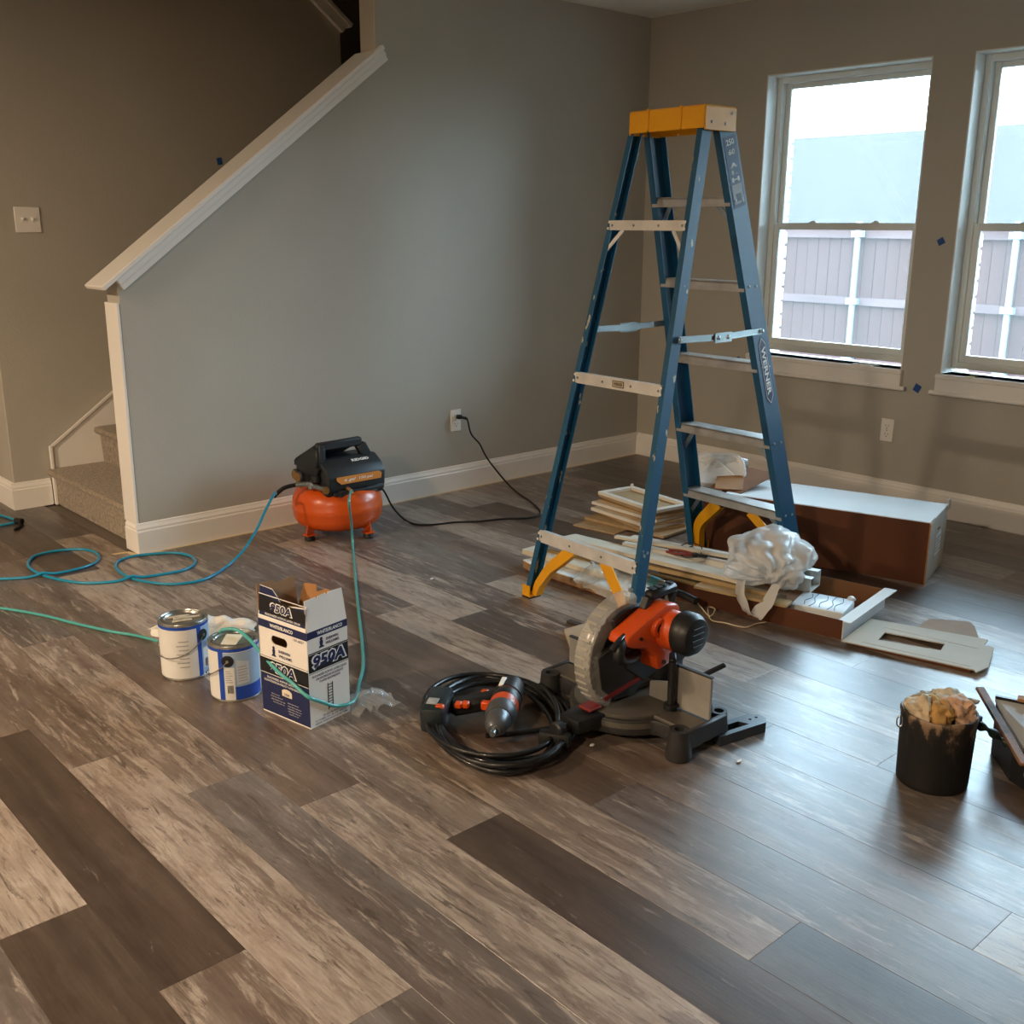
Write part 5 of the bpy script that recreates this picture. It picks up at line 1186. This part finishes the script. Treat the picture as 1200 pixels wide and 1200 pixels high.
# pliers and wire on the cream board
pp_ = FL(812, 650, .125)
pr = root('pliers', 'small pliers with dark red handles lying on the cream board', 'pliers', (pp_.x, pp_.y, .120), -1.2)
b = NB(); box(b, (.035, 0, .006), (.05, .018, .010), bev=.003); cyl(b, .012, .012, T(.008, 0, 0), 14); obj('jaws', b, M_sawblk, pr, 40)
for sy in (-1, 1):
    b = NB(); tube(b, catmull([(.0, sy*.004, .006), (-.03, sy*.018, .006), (-.07, sy*.022, .006), (-.105, sy*.012, .006)], 5), .0055, 8); obj('handle', b, pm('grip_red', '7a2b22', .5), pr, 50)
b = NB(); tube(b, catmull([FL(797, 640, .125), FL(808, 636, .135), FL(822, 641, .135), FL(818, 652, .13), FL(800, 652, .125), FL(796, 645, .125), FL(812, 640, .13)], 6), .0022, 6); tag(obj('wire_loop', b, M_rub, None, 60), 'small loop of black wire beside the pliers', 'wire')
# little bottle with a teal label
bp0, bp1 = FL(757, 678, .105), FL(787, 690, .10); dv2 = bp1-bp0
bo = root('small_bottle', 'small clear bottle with a teal label lying in the trim pile', 'bottle'); bo.matrix_world = frame(bp0, dv2, V((0, 0, 1))) @ RY(PI/2)
Lb = dv2.length
b = NB(); lathe(b, [(0, 0), (.018, 0), (.020, .004), (.020, Lb*.66), (.016, Lb*.76), (.009, Lb*.82), (.009, Lb*.9), (0, Lb*.9)], I4, 20); obj('glass_body', b, pm('bottle_clear', 'b9a78a', .2, alpha=.6), bo, 40)
b = NB(); lathe(b, [(.0204, Lb*.22), (.0206, Lb*.24), (.0206, Lb*.56), (.0204, Lb*.58)], I4, 20); obj('label', b, pm('teal_label', '4c8d97', .5), bo, 40)
b = NB(); cyl(b, .011, Lb*.12, T(0, 0, Lb*.88), 14); obj('cap', b, M_white, bo, 40)
# dark rolled sleeve in the pile
b = NB(); q0_, q1_ = FL(792, 694, .06), FL(832, 712, .05); tube(b, [q0_, q0_.lerp(q1_, .3)+V((0, 0, .003)), q0_.lerp(q1_, .6)], .014, 14); tag(obj('black_tube', b, M_rub, None, 50), 'short black rubber tube lying against the tray side', 'tube')
# string
b = NB(); tube(b, catmull([FL(812, 700, .02), FL(822, 712, .012), FL(832, 722, .012), FL(838, 714, .014), FL(830, 712, .012), FL(833, 726, .006), FL(850, 730, .006), FL(872, 735, .006), FL(886, 731, .006), FL(898, 729, .006)], 7), .0024, 6); tag(obj('string', b, pm('string_cream', 'cdbfa4', .8), None, 60), 'cream string trailing on the floor beside the tray', 'string')

# ================================================================ STACK OF PANELS
zt = .135
k0, k1, k2, k3 = FL(706, 575, zt), FL(736, 565, zt), FL(799, 586, zt), FL(779, 597.5, zt)
cx_ = (k0+k1+k2+k3)/4; lx_ = ((k3-k0)+(k2-k1))/2; sx_ = ((k1-k0)+(k2-k3))/2; PL_, PS_ = lx_.length, sx_.length; pa_ = math.atan2(lx_.y, lx_.x)
M_ptan = pm('panel_tan', 'b59a74', .75, var=.15, vs=12); M_pframe = pm('panel_white', 'e2dfd6', .45); M_pedge = pm('panel_edge', 'a98d66', .8, var=.2, vs=20)
rg = random.Random(3)
pz_ = .007
lay = [(1.10, 1.12, .012, M_ptan, (-.05, -.02), .22), (.98, 1.05, .014, M_ptan, (-.02, .0), -.10), (1.0, 1.0, .016, M_pframe, (-.03, .01), .05), (.96, .98, .012, M_ptan, (-.015, -.01), -.06), (1.02, 1.0, .014, M_pframe, (-.01, .015), .10), (.97, 1.0, .012, M_ptan, (.0, -.005), .03), (1.0, .98, .014, M_ptan, (.01, .01), -.04)]
for i, (a, c, h_, mt, (ox, oy), ro_) in enumerate(lay):
    b = NB(); box(b, (0, 0, h_/2), (PL_*a, PS_*c, h_), bev=.001); o = obj('stacked_panel', b, mt); o.location = (cx_.x+ox, cx_.y+oy, pz_); o.rotation_euler.z = pa_+ro_
    tag(o, ('wide tan panel at the very bottom of the panel stack', 'tan panel just above the bottom panel of the stack', 'lower white-edged panel in the panel stack', 'tan panel between the two white-edged panels of the stack', 'upper white-edged panel in the panel stack', 'tan panel lying on the upper white-edged panel of the stack', 'tan panel directly under the white-framed panel')[i], 'panel', 'panels stacked beside the stepladder'); pz_ += h_+.0006
fp = root('framed_panel', 'tan panel with a white frame on top of the panel stack', 'panel', (cx_.x, cx_.y, pz_), pa_)
b = NB(); bxx(b, -PL_/2, PL_/2, -PS_/2, PS_/2, 0, .004); obj('backing', b, M_ptan, fp)
b = NB(); w_ = .028
for x0, x1, y0, y1 in ((-PL_/2, PL_/2, -PS_/2, -PS_/2+w_), (-PL_/2, PL_/2, PS_/2-w_, PS_/2), (-PL_/2, -PL_/2+w_, -PS_/2+w_, PS_/2-w_), (PL_/2-w_, PL_/2, -PS_/2+w_, PS_/2-w_)): bxx(b, x0, x1, y0, y1, .004, .020, bev=.002)
obj('frame', b, M_pframe, fp)
b = NB(); cyl(b, .007, .012, T(-PL_/2+.01, PS_/2-.012, .020), 12); box(b, (.06, -PS_/2+.045, .006), (.02, .01, .006)); obj('clip', b, M_pframe, fp)
for px, py, l, ro_ in ((690, 622, .24, .5),):
    p = FL(px, py, .0); b = NB(); box(b, (0, 0, .003), (l, .16, .006)); o = obj('card_sheet', b, M_ptan); o.location = (p.x+.10, p.y+.0, .0005); o.rotation_euler.z = pa_+ro_-.2; tag(o, 'tan card sheet sticking out under the panel stack', 'card')

# ================================================================ FLAT CARD WITH A WINDOW, CARD OFFCUT
zf = .014
O_ = [FL(px, py, zf) for px, py in ((986, 752), (1141, 786), (1144, 789), (1158, 783), (1165, 760), (1153, 757), (1158, 751), (1146, 748.5), (1020, 726))]
Hh = [FL(px, py, zf) for px, py in ((1029, 751), (1102, 763.5), (1107, 755.6), (1037, 742))]
t = bmesh.new()
def ringv(pts, z): return [t.verts.new((p.x, p.y, z)) for p in pts]
for z in (zf, zf+.004):
    vo_ = ringv(O_, z); vi = ringv(Hh, z); es = []
    for L_ in (vo_, vi):
        for i in range(len(L_)): es.append(t.edges.new((L_[i], L_[(i+1) % len(L_)])))
    bmesh.ops.triangle_fill(t, edges=es, use_beauty=True)
    if z == zf: lo_v = (vo_, vi)
for A_, B_ in ((lo_v[0], vo_), (lo_v[1], vi)):
    for i in range(len(A_)): t.faces.new((A_[i], A_[(i+1) % len(A_)], B_[(i+1) % len(A_)], B_[i]))
bmesh.ops.recalc_face_normals(t, faces=list(t.faces))
fcd = root('flat_card', 'flattened pale card with a long window cut in it on the floor', 'card', (0, 0, 0))
obj('card', t, pm('pale_card', 'bdb5a6', .75, var=.1, vs=7), fcd)
b = NB(); q = FL(1000, 746, 0); bar(b, FL(992, 752, .008), FL(1138, 786, .008), .012, .012, (0, 0, 1)); bar(b, FL(1030, 732, .008), FL(1140, 751, .008), .012, .012, (0, 0, 1)); obj('folded_edge', b, M_bcard, fcd)
for (x0, y0), (x1, y1) in (((1036, 735), (1146, 760)), ((1010, 752), (1138, 781))):
    b = NB(); bar(b, FL(x0, y0, zf+.0045), FL(x1, y1, zf+.0045), .0016, .0008); obj('crease', b, _mats['pale_card'], fcd)
b = NB(); pq = [FL(px, py, .006) for px, py in ((1074, 735), (1089, 724.5), (1136, 728), (1142, 733), (1147, 747))]; prism(b, [(p.x, p.y) for p in pq], .004, T(0, 0, .001)); tag(obj('card_offcut', b, pm('offcut_card', 'a08a76', .8, var=.12)), 'small brown card offcut behind the card with the window', 'card')
b = NB(); pq = [FL(px, py, .0) for px, py in ((661, 741), (689, 733), (702, 768), (672, 772))]; prism(b, [(p.x, p.y) for p in pq], .012, T(0, 0, .0005), bev=.001); tag(obj('plank_offcut', b, pm('offcut_vinyl', 'b6a48c', .5, var=.15, vs=9)), 'pale plank offcut on the floor behind the saw guard', 'offcut')
b = NB(); bar(b, FL(666, 728, .006), FL(690, 736, .006), .022, .010, (0, 0, 1)); tag(obj('dark_strip', b, pm('dark_strip_colour', '3a2f27', .6)), 'dark strip lying behind the saw guard', 'offcut')  # thin dark strip at the slot of the pale offcut

# ================================================================ BUCKET OF RAGS
f0 = FL(1089, 932); dd_ = f0-CAM; dd_.z = 0; dd_.normalize(); bc_ = f0+dd_*.087
bk = root('bucket', 'black plaster-stained bucket stuffed with rags on the floor', 'bucket', bc_, 0.)
def bucket_mat():
    m = bpy.data.materials.new('stained_bucket'); m.use_nodes = True; nt = m.node_tree; b = nt.nodes['Principled BSDF']; N = nt.nodes.new; L = nt.links.new
    tc = N('ShaderNodeTexCoord'); sp = N('ShaderNodeSeparateXYZ'); L(tc.outputs['Object'], sp.inputs[0])
    n = N('ShaderNodeTexNoise'); n.inputs['Scale'].default_value = 22; n.inputs['Detail'].default_value = 8; n.inputs['Roughness'].default_value = .7; mp = N('ShaderNodeMapping'); mp.inputs['Scale'].default_value = (1, 1, .5); L(tc.outputs['Object'], mp.inputs[0]); L(mp.outputs[0], n.inputs['Vector'])
    a = N('ShaderNodeMath'); a.operation = 'MULTIPLY_ADD'; a.inputs[1].default_value = 2.6; L(sp.outputs['Z'], a.inputs[0]); a.inputs[2].default_value = -.36
    s2 = N('ShaderNodeMath'); s2.operation = 'ADD'; L(a.outputs[0], s2.inputs[0]); L(n.outputs['Fac'], s2.inputs[1])
    cr = N('ShaderNodeValToRGB'); e = cr.color_ramp.elements; e[0].position = .50; e[0].color = lin('121110'); e[1].position = .70; e[1].color = lin('8d745c')
    x = e.new(.60); x.color = lin('2c251f'); L(s2.outputs[0], cr.inputs['Fac']); L(cr.outputs['Color'], b.inputs['Base Color']); b.inputs['Roughness'].default_value = .55
    bp = N('ShaderNodeBump'); bp.inputs['Strength'].default_value = .5; bp.inputs['Distance'].default_value = .004; L(n.outputs['Fac'], bp.inputs['Height']); L(bp.outputs['Normal'], b.inputs['Normal']); return m
b = NB(); lathe(b, [(0, .002), (.082, .002), (.085, 0), (.087, .003), (.088, .012), (.092, .18), (.0945, .186), (.0945, .194), (.092, .198), (.088, .197), (.086, .185), (.083, .02), (0, .015)], seg=48)
for v in b.verts:
    if v.co.z > .15: v.co.z += .006*noise.noise(V((v.co.x*20, v.co.y*20, 2)))
bkb = obj('shell', b, bucket_mat(), bk, 40)
lef = -_r.copy(); lef.z = 0; lef.normalize()
b = NB(); c_ = lef*.098; tube(b, [V((c_.x, c_.y, .165))+V((lef.x*.008*math.cos(a), lef.y*.008*math.cos(a), .016*math.sin(a))) for a in [2*PI*i/14 for i in range(14)]], .002, 6, closed=True); obj('ear', b, M_steel, bk)
b = NB(); c_ = -lef*.098; box(b, (c_.x, c_.y, .165), (.022, .022, .034), bev=.004); obj('clip', b, pm('clip_blue', '25426f', .45), bk, 40)
for i, (lab, cl_, (ox, oy, oz), sz, sd) in enumerate((('cream rag folded at the stair side of the bucket', 'd4c3a6', (-.045, .0, 0.197), (.040, .045, .034), 1), ('ochre sponge in the middle of the bucket', 'c0985c', (.0, -.015, 0.197), (.038, .045, .040), 5), ('pinkish rag bundled in the bucket', 'd3ae92', (.045, -.005, 0.202), (.042, .050, .036), 8), ('white cloth tucked against the bucket rim', 'd9d3c2', (.015, .045, 0.198), (.055, .034, .034), 12), ('grey shaving-covered rag at the back of the bucket', 'a9a08c', (-.03, .045, 0.195), (.045, .032, .030), 15))):
    # offsets: x = image right, y = away
    rr_ = -lef; aw = dd_
    p = bc_+rr_*ox+aw*oy; b = NB(); blob(b, (0, 0, 0), sz, sub=4, amp=.45, freq=1.5, seed=sd, fold=.42); o = obj('sponge' if 'sponge' in lab else 'rag', b, pm('rag_%d' % i, cl_, .9, var=.22, vs=25, bump=.4, bs=60), None, 60); o.location = (p.x, p.y, oz); o.rotation_euler.z = math.atan2(rr_.y, rr_.x); tag(o, lab, 'sponge' if 'sponge' in lab else 'rag')

# ================================================================ TOOL CASE AT THE FRAME'S EDGE
CT = [FL(*q) for q in ((1166, 821, .150), (1240, 836, .150), (1252, 912, .100), (1187, 874, .100))]     # corners of the sloping lid
co_ = (CT[0]+CT[1]+CT[2]+CT[3])/4
cs = root('tool_case', 'dark tool case with a sloping grey lid beside the rag bucket', 'tool case', (co_.x, co_.y, 0))
LP = [p-V((co_.x, co_.y, 0)) for p in CT]
def slab(bot, top):
    t = bmesh.new(); va = [t.verts.new(p) for p in bot]; vb = [t.verts.new(p) for p in top]; t.faces.new(va[::-1]); t.faces.new(vb)
    for i in range(4): t.faces.new((va[i], va[(i+1) % 4], vb[(i+1) % 4], vb[i]))
    bmesh.ops.recalc_face_normals(t, faces=list(t.faces)); return t
ins = lambda p, k: V((p.x*k, p.y*k, p.z))
obj('body', slab([V((p.x*.93, p.y*.93, 0)) for p in LP], [ins(p, .97)-V((0, 0, .001)) for p in LP]), pm('case_black', '26262a', .5), cs)
lid = obj('lid', slab(LP, [p+V((0, 0, .008)) for p in LP]), pm('lid_grey', 'b9bfc4', .5, var=.06), cs)
b = NB(); bar(b, LP[0]+V((0, 0, .012)), LP[1]+V((0, 0, .012)), .012, .008, (0, 0, 1)); obj('lid_edge', b, M_sawblk, lid)
b = NB(); bar(b, LP[0]+(LP[1]-LP[0])*.35+V((0, 0, .020)), LP[1]+V((0, 0, .020)), .026, .008, (0, 0, 1)); obj('lid_strip', b, M_kraft, lid)
b = NB(); nr = (LP[3]+LP[2])/2*.965; box(b, (nr.x, nr.y, .06), (.05, .05, .018), bev=.004); obj('latch', b, M_steel, cs)
A_ = FL(1201, 897, .112); Bq = FL(1148, 806, .175)
b = NB(); bar(b, A_, Bq, .024, .010, (0, 0, 1), .003); tag(obj('paint_paddle', b, pm('stained_wood', '8a6142', .6, col2='3a2418', vs=22, stretch=(1, 1, 1))), 'brown stained wooden paddle lying along the edge of the tool case', 'paddle')
b = NB(); tube(b, catmull([FL(1147, 850, .165), FL(1158, 855, .15), FL(1170, 864, .12), FL(1180, 871, .105)], 5), [.009+.004*math.sin(i) for i in range(16)], 10); tag(obj('brush_handle', b, pm('handle_green', '1f2f2c', .4), None, 50), 'dark green brush handle between the bucket and the tool case', 'brush')

# specks of swept debris that show on the planks
for px, py, lab in ((506, 679, 'white plaster chip on the floor between the compressor and the saw'), (866, 893, 'pale wood chip on the floor near the dark slotted bar'), (694, 874, 'tiny shaving on the floor beside the saw base')):
    p = FL(px, py); b = NB(); blob(b, (0, 0, .003), (.010, .006, .003), sub=1, amp=.3, seed=px); o = obj('debris_chip', b, M_wcard); o.location = (p.x, p.y, 0); tag(o, lab, 'chip')
